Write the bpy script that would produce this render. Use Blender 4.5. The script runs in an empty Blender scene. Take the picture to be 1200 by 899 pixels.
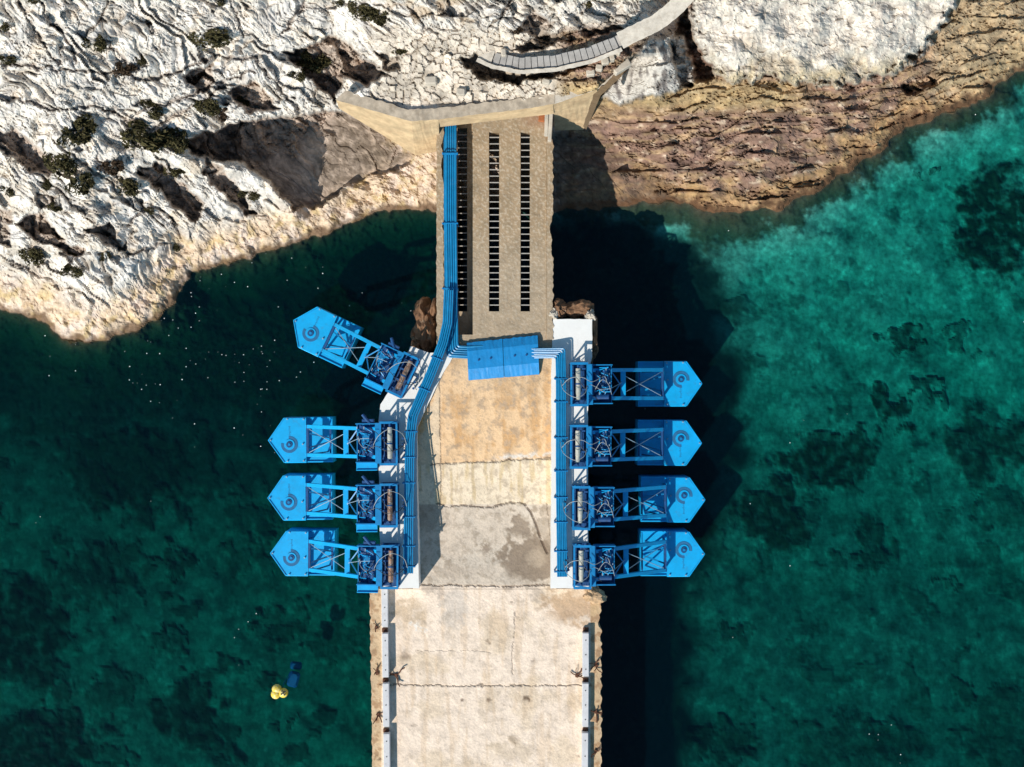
import bpy, math, random
import numpy as np
from mathutils import Vector, Matrix

random.seed(7)
S = bpy.context.scene
COL = S.collection
CAMZ = 86.0
K = 0.05 / 80.0            # metres per photo pixel and metre of distance
CX, CY = 600.0, 449.5
QZ = 6.1                   # quay top above water
SUN_EL = math.radians(40)
SUN_DIR = Vector((0.588 * math.cos(SUN_EL), 0.809 * math.cos(SUN_EL), -math.sin(SUN_EL)))


def at(px, py, z):
    s = (CAMZ - z) * K
    return Vector(((px - CX) * s, -(py - CY) * s, z))


# ------------------------------------------------------------------ noise
def hsh(ix, iy, seed):
    h = (ix.astype(np.int64) * 374761393 + iy.astype(np.int64) * 668265263 + seed * 974634777) & 0xFFFFFFFF
    h = ((h ^ (h >> 13)) * 1274126177) & 0xFFFFFFFF
    h = ((h ^ (h >> 16)) * 2246822519) & 0xFFFFFFFF
    h = h ^ (h >> 15)
    return (h & 0xFFFFFF).astype(np.float64) / 0xFFFFFF


def vnoise(x, y, seed=0):
    x = np.asarray(x, float); y = np.asarray(y, float)
    ix = np.floor(x); iy = np.floor(y)
    fx = x - ix; fy = y - iy
    r = 0
    ux = fx ** 3 * (fx * (fx * 6 - 15) + 10); uy = fy ** 3 * (fy * (fy * 6 - 15) + 10)
    for dx in (0, 1):
        for dy in (0, 1):
            a = hsh(ix + dx, iy + dy, seed) * 2 * math.pi
            g = np.cos(a) * (fx - dx) + np.sin(a) * (fy - dy)
            r = r + g * (ux if dx else 1 - ux) * (uy if dy else 1 - uy)
    return r * 1.4


def fbm(x, y, oct=4, seed=0, gain=0.5):
    r = 0; a = 1.0
    x = np.asarray(x, float); y = np.asarray(y, float)
    for o in range(oct):
        r = r + a * vnoise(x, y, seed + o * 17)
        x, y = x * 2.03 + 11.3, y * 2.03 - 7.7
        a *= gain
    return r


def voro(x, y, seed=0, jit=0.9):
    """F1, F2, per-cell random, tilt value"""
    x = np.asarray(x, float); y = np.asarray(y, float)
    ix = np.floor(x); iy = np.floor(y)
    f1 = np.full(x.shape, 9.0); f2 = np.full(x.shape, 9.0)
    cid = np.zeros(x.shape); tx = np.zeros(x.shape); tilt = np.zeros(x.shape)
    for dx in (-1, 0, 1):
        for dy in (-1, 0, 1):
            cx = ix + dx; cy = iy + dy
            qx = cx + 0.5 + (hsh(cx, cy, seed) - 0.5) * jit
            qy = cy + 0.5 + (hsh(cx, cy, seed + 1) - 0.5) * jit
            d = np.hypot(x - qx, y - qy)
            c = hsh(cx, cy, seed + 2)
            t = (hsh(cx, cy, seed + 3) - 0.5) * (x - qx) + (hsh(cx, cy, seed + 4) - 0.5) * (y - qy)
            m = d < f1
            f2 = np.where(m, f1, np.minimum(f2, d))
            cid = np.where(m, c, cid); tilt = np.where(m, t, tilt)
            f1 = np.where(m, d, f1)
    return f1, f2, cid, tilt


def sst(a, b, x):
    t = np.clip((np.asarray(x, float) - a) / (b - a), 0, 1)
    return t * t * (3 - 2 * t)


def segdist(px, py, pts):
    d = np.full(px.shape, 1e9)
    for (x0, y0), (x1, y1) in zip(pts[:-1], pts[1:]):
        vx, vy = x1 - x0, y1 - y0
        t = np.clip(((px - x0) * vx + (py - y0) * vy) / (vx * vx + vy * vy + 1e-9), 0, 1)
        d = np.minimum(d, np.hypot(px - x0 - t * vx, py - y0 - t * vy))
    return d


def inpoly(px, py, poly):
    r = np.zeros(px.shape, bool)
    n = len(poly)
    for i in range(n):
        x0, y0 = poly[i]; x1, y1 = poly[(i + 1) % n]
        if y0 == y1: continue
        c = ((y0 > py) != (y1 > py)) & (px < (x1 - x0) * (py - y0) / (y1 - y0) + x0)
        r ^= c
    return r


def pmask(px, py, poly, soft=4.0, warp=None):
    """1 inside, fading over 'soft' px outside-in"""
    if warp is not None:
        px = px + warp[0]; py = py + warp[1]
    d = segdist(px, py, list(poly) + [poly[0]])
    s = np.where(inpoly(px, py, poly), d, -d)
    return sst(-soft * 0.5, soft * 0.5, s)


# ------------------------------------------------------------------ mesh helpers
class MB:
    def __init__(self):
        self.v = []; self.f = []

    def add(self, vs, fs):
        o = len(self.v)
        self.v += [tuple(p) for p in vs]
        self.f += [tuple(i + o for i in f) for f in fs]
        return self

    def box(self, c, s, rot=None, bev=0.0):
        hx, hy, hz = s[0] / 2, s[1] / 2, s[2] / 2
        b = min(bev, hx * .8, hy * .8, hz * .8)
        c = Vector(c)
        def tr(p):
            p = Vector(p)
            if rot is not None: p = rot @ p
            return p + c
        if b <= 0:
            vs = [(sx * hx, sy * hy, sz * hz) for sx in (-1, 1) for sy in (-1, 1) for sz in (-1, 1)]
            fs = [(0, 1, 3, 2), (4, 6, 7, 5), (0, 4, 5, 1), (2, 3, 7, 6), (0, 2, 6, 4), (1, 5, 7, 3)]
            return self.add([tr(p) for p in vs], fs)
        # bevelled: rings
        prof = [(-hz, b), (-hz + b, 0), (hz - b, 0), (hz, b)]
        vs = []; n = 8
        for z, ins in prof:
            x, y = hx - ins, hy - ins
            vs += [(x, -y + b, z), (x, y - b, z), (x - b, y, z), (-x + b, y, z), (-x, y - b, z), (-x, -y + b, z), (-x + b, -y, z), (x - b, -y, z)]
        fs = []
        for k in range(3):
            for i in range(n):
                j = (i + 1) % n
                fs.append((k * n + i, k * n + j, k * n + n + j, k * n + n + i))
        fs.append(tuple(range(n - 1, -1, -1))); fs.append(tuple(range(3 * n, 4 * n)))
        return self.add([tr(p) for p in vs], fs)

    def bar(self, p0, p1, w, h, up=(0, 0, 1), bev=0.0):
        p0 = Vector(p0); p1 = Vector(p1); d = p1 - p0
        x = d.normalized(); upv = Vector(up)
        if abs(x.dot(upv)) > .98: upv = Vector((0, 1, 0))
        y = upv.cross(x).normalized(); z = x.cross(y)
        rot = Matrix((x, y, z)).transposed()
        return self.box((p0 + p1) / 2, (d.length, w, h), rot, bev)

    def tube(self, pts, r, n=8, cap=True):
        pts = [Vector(p) for p in pts]
        vs = []; fs = []
        prev = None
        for i, p in enumerate(pts):
            t = (pts[min(i + 1, len(pts) - 1)] - pts[max(i - 1, 0)]).normalized()
            if prev is None:
                a = Vector((0, 0, 1)) if abs(t.z) < .9 else Vector((1, 0, 0))
                u = t.cross(a).normalized()
            else:
                u = (prev - t * prev.dot(t)).normalized()
            prev = u
            w = t.cross(u)
            rr = r[i] if isinstance(r, (list, tuple)) else r
            for k in range(n):
                an = 2 * math.pi * k / n
                vs.append(p + (u * math.cos(an) + w * math.sin(an)) * rr)
        for i in range(len(pts) - 1):
            for k in range(n):
                j = (k + 1) % n
                fs.append((i * n + k, i * n + j, i * n + n + j, i * n + n + k))
        if cap:
            fs.append(tuple(range(n - 1, -1, -1)))
            o = (len(pts) - 1) * n
            fs.append(tuple(range(o, o + n)))
        return self.add(vs, fs)

    def prism(self, top, bottom):
        """top, bottom: equal-length lists of 3-D points (counter-clockwise seen from above)"""
        n = len(top)
        vs = list(top) + list(bottom)
        fs = [tuple(range(n)), tuple(range(2 * n - 1, n - 1, -1))]
        for i in range(n):
            j = (i + 1) % n
            fs.append((i, i + n, j + n, j))
        return self.add(vs, fs)

    def disc(self, c, r0, r1, h, n=24, a0=0.0, a1=2 * math.pi):
        """ring or disc of height h on point c"""
        c = Vector(c)
        full = abs(a1 - a0 - 2 * math.pi) < 1e-6
        m = n if full else n + 1
        vs = []
        for i in range(m):
            a = a0 + (a1 - a0) * i / n
            e = Vector((math.cos(a), math.sin(a), 0))
            vs += [c + e * r0, c + e * r1, c + e * r1 + Vector((0, 0, h)), c + e * r0 + Vector((0, 0, h))]
        fs = []
        for i in range(n):
            j = (i + 1) % m
            for k in range(4):
                l = (k + 1) % 4
                fs.append((i * 4 + k, j * 4 + k, j * 4 + l, i * 4 + l))
        if not full:
            fs.append((0, 1, 2, 3)); fs.append((n * 4 + 3, n * 4 + 2, n * 4 + 1, n * 4))
        return self.add(vs, fs)

    def build(self, name, mat, parent=None, smooth=False):
        me = bpy.data.meshes.new(name)
        me.from_pydata(self.v, [], self.f)
        me.materials.append(mat)
        if smooth:
            me.polygons.foreach_set('use_smooth', [True] * len(me.polygons))
            try: me.set_sharp_from_angle(angle=math.radians(35))
            except Exception: pass
        me.update()
        o = bpy.data.objects.new(name, me)
        COL.objects.link(o)
        if parent: o.parent = parent
        return o


def empty(name, loc=(0, 0, 0), rz=0.0):
    o = bpy.data.objects.new(name, None)
    o.empty_display_size = .3
    COL.objects.link(o)
    o.location = loc; o.rotation_euler = (0, 0, rz)
    return o


def tag(o, label=None, cat=None, group=None, kind=None):
    if label: o['label'] = label
    if cat: o['category'] = cat
    if group: o['group'] = group
    if kind: o['kind'] = kind
    return o


def copy_tree(o, parent=None):
    c = o.copy(); COL.objects.link(c); c.parent = parent
    for ch in list(o.children): copy_tree(ch, c)
    return c


def sheet(name, P, Z, C, mat, keep=None, depth=0.0, parent=None, smooth=False):
    """grid surface. P: world xyz (ny,nx,3); C: colours (ny,nx,3); keep: (ny-1,nx-1) bool; depth: skirt down"""
    ny, nx = P.shape[:2]
    idx = np.arange(ny * nx).reshape(ny, nx)
    q = np.stack([idx[:-1, :-1], idx[1:, :-1], idx[1:, 1:], idx[:-1, 1:]], -1).reshape(-1, 4)
    if keep is not None: q = q[keep.reshape(-1)]
    v = P.reshape(-1, 3).astype(np.float64); c = C.reshape(-1, 3)
    used = np.unique(q); remap = np.full(len(v), -1, np.int64); remap[used] = np.arange(len(used))
    v = v[used]; c = c[used]; q = remap[q]
    if depth:
        e = np.concatenate([q[:, [0, 1]], q[:, [1, 2]], q[:, [2, 3]], q[:, [3, 0]]])
        key = e[:, 0] * (len(v) + 1) + e[:, 1]; rev = e[:, 1] * (len(v) + 1) + e[:, 0]
        b = e[~np.isin(key, rev)]
        bv = np.unique(b); n0 = len(v)
        low = np.full(len(v), -1, np.int64); low[bv] = n0 + np.arange(len(bv))
        lv = v[bv].copy()
        if depth > 0: lv[:, 2] -= depth
        else: lv[:, 2] = depth
        v = np.concatenate([v, lv]); c = np.concatenate([c, c[bv] * .8])
        q = np.concatenate([q, np.stack([b[:, 1], b[:, 0], low[b[:, 0]], low[b[:, 1]]], -1)])
    me = bpy.data.meshes.new(name)
    me.vertices.add(len(v)); me.vertices.foreach_set('co', v.astype(np.float32).reshape(-1))
    me.loops.add(len(q) * 4); me.loops.foreach_set('vertex_index', q.astype(np.int32).reshape(-1))
    me.polygons.add(len(q))
    me.polygons.foreach_set('loop_start', np.arange(len(q), dtype=np.int32) * 4)
    me.polygons.foreach_set('use_smooth', np.full(len(q), smooth))
    at_ = me.color_attributes.new('Col', 'FLOAT_COLOR', 'POINT')
    cc = np.concatenate([np.clip(c, 0, 1), np.ones((len(c), 1))], 1)
    at_.data.foreach_set('color', cc.astype(np.float32).reshape(-1))
    me.materials.append(mat)
    me.update(calc_edges=True)
    o = bpy.data.objects.new(name, me); COL.objects.link(o)
    if parent: o.parent = parent
    return o


def unproj(PX, PY, Z):
    s = (CAMZ - Z) * K
    return np.stack([(PX - CX) * s, -(PY - CY) * s, Z], -1)


# ------------------------------------------------------------------ materials
def nmat(name):
    m = bpy.data.materials.new(name); m.use_nodes = True
    nt = m.node_tree; nt.nodes.clear()
    out = nt.nodes.new('ShaderNodeOutputMaterial')
    return m, nt, out


def nd(nt, kind, **kw):
    n = nt.nodes.new(kind)
    for k, v in kw.items():
        if k.startswith('i_'): n.inputs[k[2:].replace('_', ' ')].default_value = v
        else: setattr(n, k, v)
    return n


def mult(nt, a, b, fac=1.0):
    m = nt.nodes.new('ShaderNodeMix'); m.data_type = 'RGBA'; m.blend_type = 'MULTIPLY'
    m.inputs[0].default_value = fac
    nt.links.new(a, m.inputs[6]); nt.links.new(b, m.inputs[7])
    return m.outputs[2]


def ramp(nt, src, stops):
    r = nt.nodes.new('ShaderNodeValToRGB'); e = r.color_ramp.elements
    while len(e) < len(stops): e.new(.5)
    for i, (p, c) in enumerate(stops):
        e[i].position = p; e[i].color = (c[0], c[1], c[2], 1) if hasattr(c, '__len__') else (c, c, c, 1)
    nt.links.new(src, r.inputs[0])
    return r.outputs[0]


def attr_mat(name, rough=.9, dry_only=False, n1=1.5, n2=9.0, amt=.35, bump=.5, bdist=.05, spec=.25, bscale=4.0):
    m, nt, out = nmat(name)
    b = nd(nt, 'ShaderNodeBsdfPrincipled'); b.inputs['Roughness'].default_value = rough
    b.inputs['Specular IOR Level'].default_value = spec
    a = nd(nt, 'ShaderNodeVertexColor', layer_name='Col')
    g = nd(nt, 'ShaderNodeNewGeometry')
    t1 = nd(nt, 'ShaderNodeTexNoise', i_Scale=n1, i_Detail=8.0, i_Roughness=.65)
    t2 = nd(nt, 'ShaderNodeTexNoise', i_Scale=n2, i_Detail=4.0, i_Roughness=.7)
    for t in (t1, t2): nt.links.new(g.outputs['Position'], t.inputs['Vector'])
    r1 = ramp(nt, t1.outputs[0], [(.25, 1 - amt), (.5, 1.0), (.75, 1 + amt * .4)])
    r2 = ramp(nt, t2.outputs[0], [(.3, 1 - amt * .8), (.55, 1.0), (.8, 1 + amt * .3)])
    c = mult(nt, mult(nt, a.outputs[0], r1), r2)
    nt.links.new(c, b.inputs['Base Color'])
    t3 = nd(nt, 'ShaderNodeTexNoise', i_Scale=bscale, i_Detail=10.0, i_Roughness=.7)
    nt.links.new(g.outputs['Position'], t3.inputs['Vector'])
    bp = nd(nt, 'ShaderNodeBump', i_Strength=bump, i_Distance=bdist)
    nt.links.new(t3.outputs[0], bp.inputs['Height']); nt.links.new(bp.outputs[0], b.inputs['Normal'])
    if dry_only:
        sx = nd(nt, 'ShaderNodeSeparateXYZ'); nt.links.new(g.outputs['Position'], sx.inputs[0])
        mr = nd(nt, 'ShaderNodeMapRange'); nt.links.new(sx.outputs[2], mr.inputs[0])
        mr.inputs[1].default_value = -.3; mr.inputs[2].default_value = .2; mr.inputs[3].default_value = .08; mr.inputs[4].default_value = bump
        nt.links.new(mr.outputs[0], bp.inputs['Strength'])
    nt.links.new(b.outputs[0], out.inputs[0])
    return m


def plain_mat(name, col, rough=.5, metal=0.0, var=.25, nscale=3.0, dirt=None, dirt_amt=.5, bump=.15, bscale=20.0, spec=.5, dlo=.55, dhi=.7):
    m, nt, out = nmat(name)
    b = nd(nt, 'ShaderNodeBsdfPrincipled'); b.inputs['Roughness'].default_value = rough
    b.inputs['Metallic'].default_value = metal; b.inputs['Specular IOR Level'].default_value = spec
    g = nd(nt, 'ShaderNodeNewGeometry')
    t1 = nd(nt, 'ShaderNodeTexNoise', i_Scale=nscale, i_Detail=7.0, i_Roughness=.65)
    nt.links.new(g.outputs['Position'], t1.inputs['Vector'])
    lo = [c * (1 - var) for c in col]; hi = [min(1, c * (1 + var * .6)) for c in col]
    c = ramp(nt, t1.outputs[0], [(.3, lo), (.7, hi)])
    if dirt:
        t2 = nd(nt, 'ShaderNodeTexNoise', i_Scale=nscale * 1.7, i_Detail=9.0, i_Roughness=.75)
        mp = nd(nt, 'ShaderNodeMapping'); mp.inputs['Location'].default_value = (3.1, 7.7, 1.3)
        nt.links.new(g.outputs['Position'], mp.inputs[0]); nt.links.new(mp.outputs[0], t2.inputs['Vector'])
        f = ramp(nt, t2.outputs[0], [(dlo, 0.0), (dhi, dirt_amt)])
        mx = nt.nodes.new('ShaderNodeMix'); mx.data_type = 'RGBA'
        nt.links.new(f, mx.inputs[0]); nt.links.new(c, mx.inputs[6]); mx.inputs[7].default_value = (*dirt, 1)
        c = mx.outputs[2]
    nt.links.new(c, b.inputs['Base Color'])
    if bump:
        t3 = nd(nt, 'ShaderNodeTexNoise', i_Scale=bscale, i_Detail=5.0)
        nt.links.new(g.outputs['Position'], t3.inputs['Vector'])
        bp = nd(nt, 'ShaderNodeBump', i_Strength=bump, i_Distance=.02)
        nt.links.new(t3.outputs[0], bp.inputs['Height']); nt.links.new(bp.outputs[0], b.inputs['Normal'])
    nt.links.new(b.outputs[0], out.inputs[0])
    return m


M = {}
M['rock'] = attr_mat('rock_ground', rough=.95, dry_only=True, n1=.9, n2=5.0, amt=.38, bump=.3, bdist=.04, spec=.12, bscale=3.0)
M['concrete'] = attr_mat('weathered_concrete', rough=.9, n1=1.2, n2=14.0, amt=.24, bump=.2, bdist=.012, spec=.2, bscale=14.0)
M['white'] = plain_mat('white_paint', (.80, .79, .76), rough=.6, var=.06, nscale=1.4, dirt=(.55, .48, .38), dirt_amt=.5, dlo=.56, dhi=.8)
M['float_blue'] = plain_mat('bright_blue_paint', (.0, .37, .76), rough=.42, var=.14, nscale=1.6, dirt=(.05, .17, .30), dirt_amt=.6, dlo=.54, dhi=.76)
M['blue'] = plain_mat('blue_paint', (.004, .21, .50), rough=.42, var=.2, nscale=2.5, dirt=(.02, .07, .16), dirt_amt=.6, dlo=.52, dhi=.75)
M['pipe_blue'] = plain_mat('pipe_blue_paint', (.008, .22, .46), rough=.35, var=.2, nscale=2.0, dirt=(.10, .28, .5), dirt_amt=.4)
M['dark_blue'] = plain_mat('dark_blue_machine_paint', (.008, .07, .22), rough=.5, var=.35, nscale=5.0, dirt=(.02, .02, .03), dirt_amt=.7)
M['cover_blue'] = plain_mat('blue_cover_paint', (.006, .24, .58), rough=.5, var=.16, nscale=2.2, dirt=(.02, .12, .28), dirt_amt=.6, bump=.4, bscale=7.0)
M['copper'] = plain_mat('browned_steel', (.45, .24, .15), rough=.38, metal=.6, var=.4, nscale=3.5, dirt=(.75, .66, .55), dirt_amt=.8, dlo=.5, dhi=.6)
M['steel'] = plain_mat('pale_steel', (.70, .66, .55), rough=.35, metal=.4, var=.25, nscale=3.0, dirt=(.4, .28, .16), dirt_amt=.5)
M['hose_pale'] = plain_mat('pale_hose_rubber', (.30, .33, .34), rough=.5, var=.2)
M['hose_dark'] = plain_mat('dark_hose_rubber', (.03, .035, .045), rough=.5, var=.3)
M['rod'] = plain_mat('galvanised_rod', (.30, .42, .52), rough=.5, metal=.2, var=.2)
M['mark'] = plain_mat('worn_dark_marking', (.01, .13, .30), rough=.7, var=.3)
M['rust'] = plain_mat('rusty_iron', (.12, .045, .022), rough=.85, var=.5, nscale=9.0, dirt=(.22, .09, .04), dirt_amt=.7, bump=.5)
M['beam'] = plain_mat('grey_painted_timber', (.62, .61, .62), rough=.7, var=.14, nscale=2.5, dirt=(.36, .31, .27), dirt_amt=.5)
M['black'] = plain_mat('black_rubber', (.015, .015, .015), rough=.6, var=.3)
M['yellow'] = plain_mat('yellow_plastic', (.80, .58, .04), rough=.45, var=.12, dirt=(.8, .75, .45), dirt_amt=.6, dlo=.45, dhi=.6)
M['bag'] = plain_mat('sunken_blue_plastic', (.01, .06, .26), rough=.6, var=.3)
M['grate'] = plain_mat('grey_grating_steel', (.42, .39, .35), rough=.7, var=.3, nscale=8.0, dirt=(.25, .12, .06), dirt_amt=.6)
M['leaf'] = plain_mat('olive_leaves', (.060, .052, .022), rough=.8, var=.55, nscale=2.2, dirt=(.13, .115, .05), dirt_amt=.8, dlo=.5, dhi=.65, bump=0, spec=.15)
M['leaf_dry'] = plain_mat('dry_brown_leaves', (.075, .05, .032), rough=.85, var=.5, nscale=3.5, bump=0, spec=.1)
M['twig'] = plain_mat('shrub_twigs', (.09, .06, .04), rough=.9, var=.4, nscale=5.0)
M['slab'] = plain_mat('grey_step_stone', (.36, .34, .32), rough=.9, var=.25, nscale=2.0, dirt=(.5, .46, .4), dirt_amt=.5, bump=.4)
M['path'] = plain_mat('pale_path_concrete', (.60, .54, .46), rough=.9, var=.28, nscale=2.2, dirt=(.34, .27, .2), dirt_amt=.7, dlo=.5, dhi=.75, bump=.4)
M['wall_yellow'] = plain_mat('yellowish_wall_render', (.60, .44, .26), rough=.9, var=.35, nscale=1.1, dirt=(.40, .26, .15), dirt_amt=.8, dlo=.48, dhi=.7, bump=.6, bscale=5.0)
M['coping'] = plain_mat('brown_grey_coping', (.47, .39, .30), rough=.92, var=.4, nscale=2.0, dirt=(.25, .18, .12), dirt_amt=.7, dlo=.5, dhi=.72, bump=.6, bscale=6.0)
M['block'] = plain_mat('pale_masonry_stone', (.52, .46, .38), rough=.92, var=.25, nscale=1.3, dirt=(.3, .24, .19), dirt_amt=.5, bump=.6, bscale=6.0)
M['brownrock'] = plain_mat('brown_broken_rock', (.22, .115, .06), rough=.95, var=.55, nscale=1.8, dirt=(.50, .36, .24), dirt_amt=.7, bump=.8, bscale=5.0, dlo=.56, dhi=.66)
M['strip_brown'] = plain_mat('strip_brown_surface', (.20, .135, .075), rough=.9, var=.2, nscale=2.0)

# ------------------------------------------------------------------ terrain
COAST = [(-9000, 330), (-400, 345), (-100, 352), (0, 366), (40, 372), (65, 391), (100, 402), (130, 397), (165, 385), (200, 362),
         (211, 340), (222, 323), (260, 312), (300, 300), (350, 285), (400, 266), (430, 253), (470, 247), (510, 246), (560, 246),
         (600, 246), (650, 246), (700, 246), (745, 238), (790, 236), (830, 248), (870, 251), (920, 242), (960, 222), (1000, 196),
         (1040, 172), (1060, 150), (1100, 135), (1140, 122), (1165, 105), (1185, 88), (1200, 80), (1300, 30), (1400, -30),
         (1600, -120), (9000, -3000)]
TERRACE = [(402, 116), (482, 137), (512, 135), (646, 120), (700, 102), (738, 66), (726, 58), (560, 58), (540, 72), (455, 72), (430, 100)]
WCAP = [(808, -400), (810, 20), (816, 50), (838, 86), (862, 96), (900, 88), (930, 97), (1000, 96), (1046, 86), (1078, 62), (1104, 30), (1126, -10), (1140, -400)]
PILLAR = [(738, 74), (760, 46), (800, 38), (816, 92), (790, 108), (752, 116), (722, 122), (704, 112)]
# (polygon, depth, softness): hollows in the cliff
LEDGES = [[(0, 74), (60, 80), (105, 84), (140, 86), (178, 94), (215, 80), (252, 66), (300, 68)], [(0, 116), (30, 118), (60, 128), (110, 126), (160, 130), (205, 118), (250, 100), (296, 84)], [(20, 0), (36, 26), (56, 60), (70, 76)], [(45, 0), (58, 26), (80, 48), (90, 72)],
          [(100, 40), (118, 22), (126, 0)], [(124, 48), (140, 62), (148, 72)], [(180, 152), (200, 136), (240, 118), (262, 102)], [(64, 166), (96, 190), (128, 214), (150, 240)], [(112, 186), (140, 206), (160, 232), (190, 262)], [(268, 0), (278, 18), (284, 44)],
          [(222, 60), (232, 76), (246, 92)], [(300, 72), (330, 108), (352, 132)], [(0, 300), (40, 318), (70, 336), (92, 340)], [(150, 300), (180, 288), (214, 282), (212, 290)], [(150, 262), (176, 240), (200, 256), (214, 278)], [(24, 190), (60, 214), (92, 246), (110, 262)], [(330, 40), (352, 10), (360, -10)], [(560, 70), (576, 30), (600, 0)], [(480, 10), (500, 34), (540, 48)], [(458, 40), (462, 60), (468, 74)], [(495, 30), (500, 60), (510, 68)]]
HOLLOWS = [
    ([(205, 168), (285, 142), (345, 134), (395, 129), (418, 138), (452, 160), (484, 186), (468, 196), (430, 205), (402, 218), (376, 240), (346, 244), (318, 214), (285, 190), (240, 186)], 4.6, 5),
    ([(333, 62), (395, 42), (455, 88), (430, 101), (403, 90), (392, 118), (368, 96)], 3.0, 4),
    ([(265, 106), (300, 95), (328, 128), (288, 130)], 2.2, 4),
    ([(158, 200), (184, 190), (238, 236), (230, 262), (188, 226)], 2.8, 4),
    ([(236, 186), (262, 196), (300, 250), (288, 252), (246, 214)], 2.6, 4),
    ([(16, 262), (46, 247), (78, 285), (100, 292), (92, 302), (48, 282)], 2.4, 4),
    ([(98, 268), (128, 260), (146, 292), (124, 286)], 2.2, 4),
    ([(-20, 158), (18, 152), (62, 186), (60, 206), (22, 190)], 2.2, 5),
    ([(212, 90), (249, 74), (252, 100), (234, 108)], 1.8, 3),
    ([(-10, 240), (14, 246), (12, 288), (-10, 280)], 1.6, 4),
    ([(40, 225), (66, 232), (62, 246), (44, 240)], 1.2, 3),
    ([(120, 125), (160, 140), (178, 155), (150, 148)], .9, 3),
    ([(784, 50), (800, 12), (808, 10), (814, 48), (832, 76), (836, 92), (820, 98), (798, 104), (790, 80)], 3.0, 4),
    ([(536, 70), (560, 64), (600, 80), (690, 74), (668, 86), (600, 98), (558, 90)], 2.6, 3),
    ([(600, 58), (640, 41), (722, 29), (732, 34), (645, 52), (610, 62)], 1.8, 3),
    ([(620, 10), (650, 26), (640, 50), (612, 36)], 1.8, 5),
    ([(1058, 96), (1100, 84), (1096, 100), (1062, 110)], 2.0, 4),
    ([(440, 62), (466, 66), (470, 80), (450, 82)], 1.2, 3),
    ([(640, 157), (688, 158), (728, 186), (770, 214), (790, 234), (760, 252), (640, 256)], 2.6, 16),
]
# (x, y, rx, ry, depth change): seabed and dark weed patches
WEED = [(230, 420, 270, 66, .92), (60, 405, 130, 56, .85), (440, 320, 90, 66, .9), (1165, 262, 52, 78, 1.0), (1058, 400, 22, 18, .8), (1046, 480, 22, 26, .9), (1087, 452, 13, 12, .7), (965, 540, 56, 38, .9), (905, 605, 50, 42, .9), (1005, 530, 26, 30, .8),
        (1155, 520, 62, 44, .8), (1020, 640, 36, 40, .7), (1125, 395, 20, 16, .6), (860, 735, 28, 14, .5), (1112, 685, 14, 12, .5), (850, 872, 42, 40, .7), (1010, 880, 80, 50, .6), (1180, 860, 60, 60, .6),
        (1130, 805, 18, 16, .5), (150, 550, 78, 62, 1.0), (60, 470, 90, 50, .7), (230, 545, 40, 45, .55), (30, 740, 55, 75, .9), (110, 675, 55, 40, .7), (206, 662, 16, 20, .7), (225, 838, 45, 40, .85), (205, 755, 26, 16, .6),
        (325, 735, 24, 30, .6), (395, 752, 40, 26, .6), (130, 815, 30, 38, .6), (40, 880, 90, 45, .9), (335, 848, 12, 12, .6), (275, 655, 18, 22, .5), (290, 600, 36, 26, .5), (140, 885, 20, 20, .5),
        (1170, 600, 40, 30, .5), (1086, 205, 6, 6, .6), (330, 665, 40, 16, .35), (400, 520, 30, 60, .5)]


def edge_warp(PX, PY, amp=3.0, sc=14.0, seed=5):
    return fbm(PX / sc, PY / sc, 3, seed) * amp, fbm(PX / sc + 40, PY / sc - 9, 3, seed + 9) * amp


def coast_signed(PX, PY):
    wx, wy = edge_warp(PX, PY, 5.0, 22.0, 3)
    X = PX + wx; Y = PY + wy
    yc = np.interp(X, [c[0] for c in COAST], [c[1] for c in COAST])
    d = segdist(X, Y, COAST)
    return np.where(Y < yc, d, -d)


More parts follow.
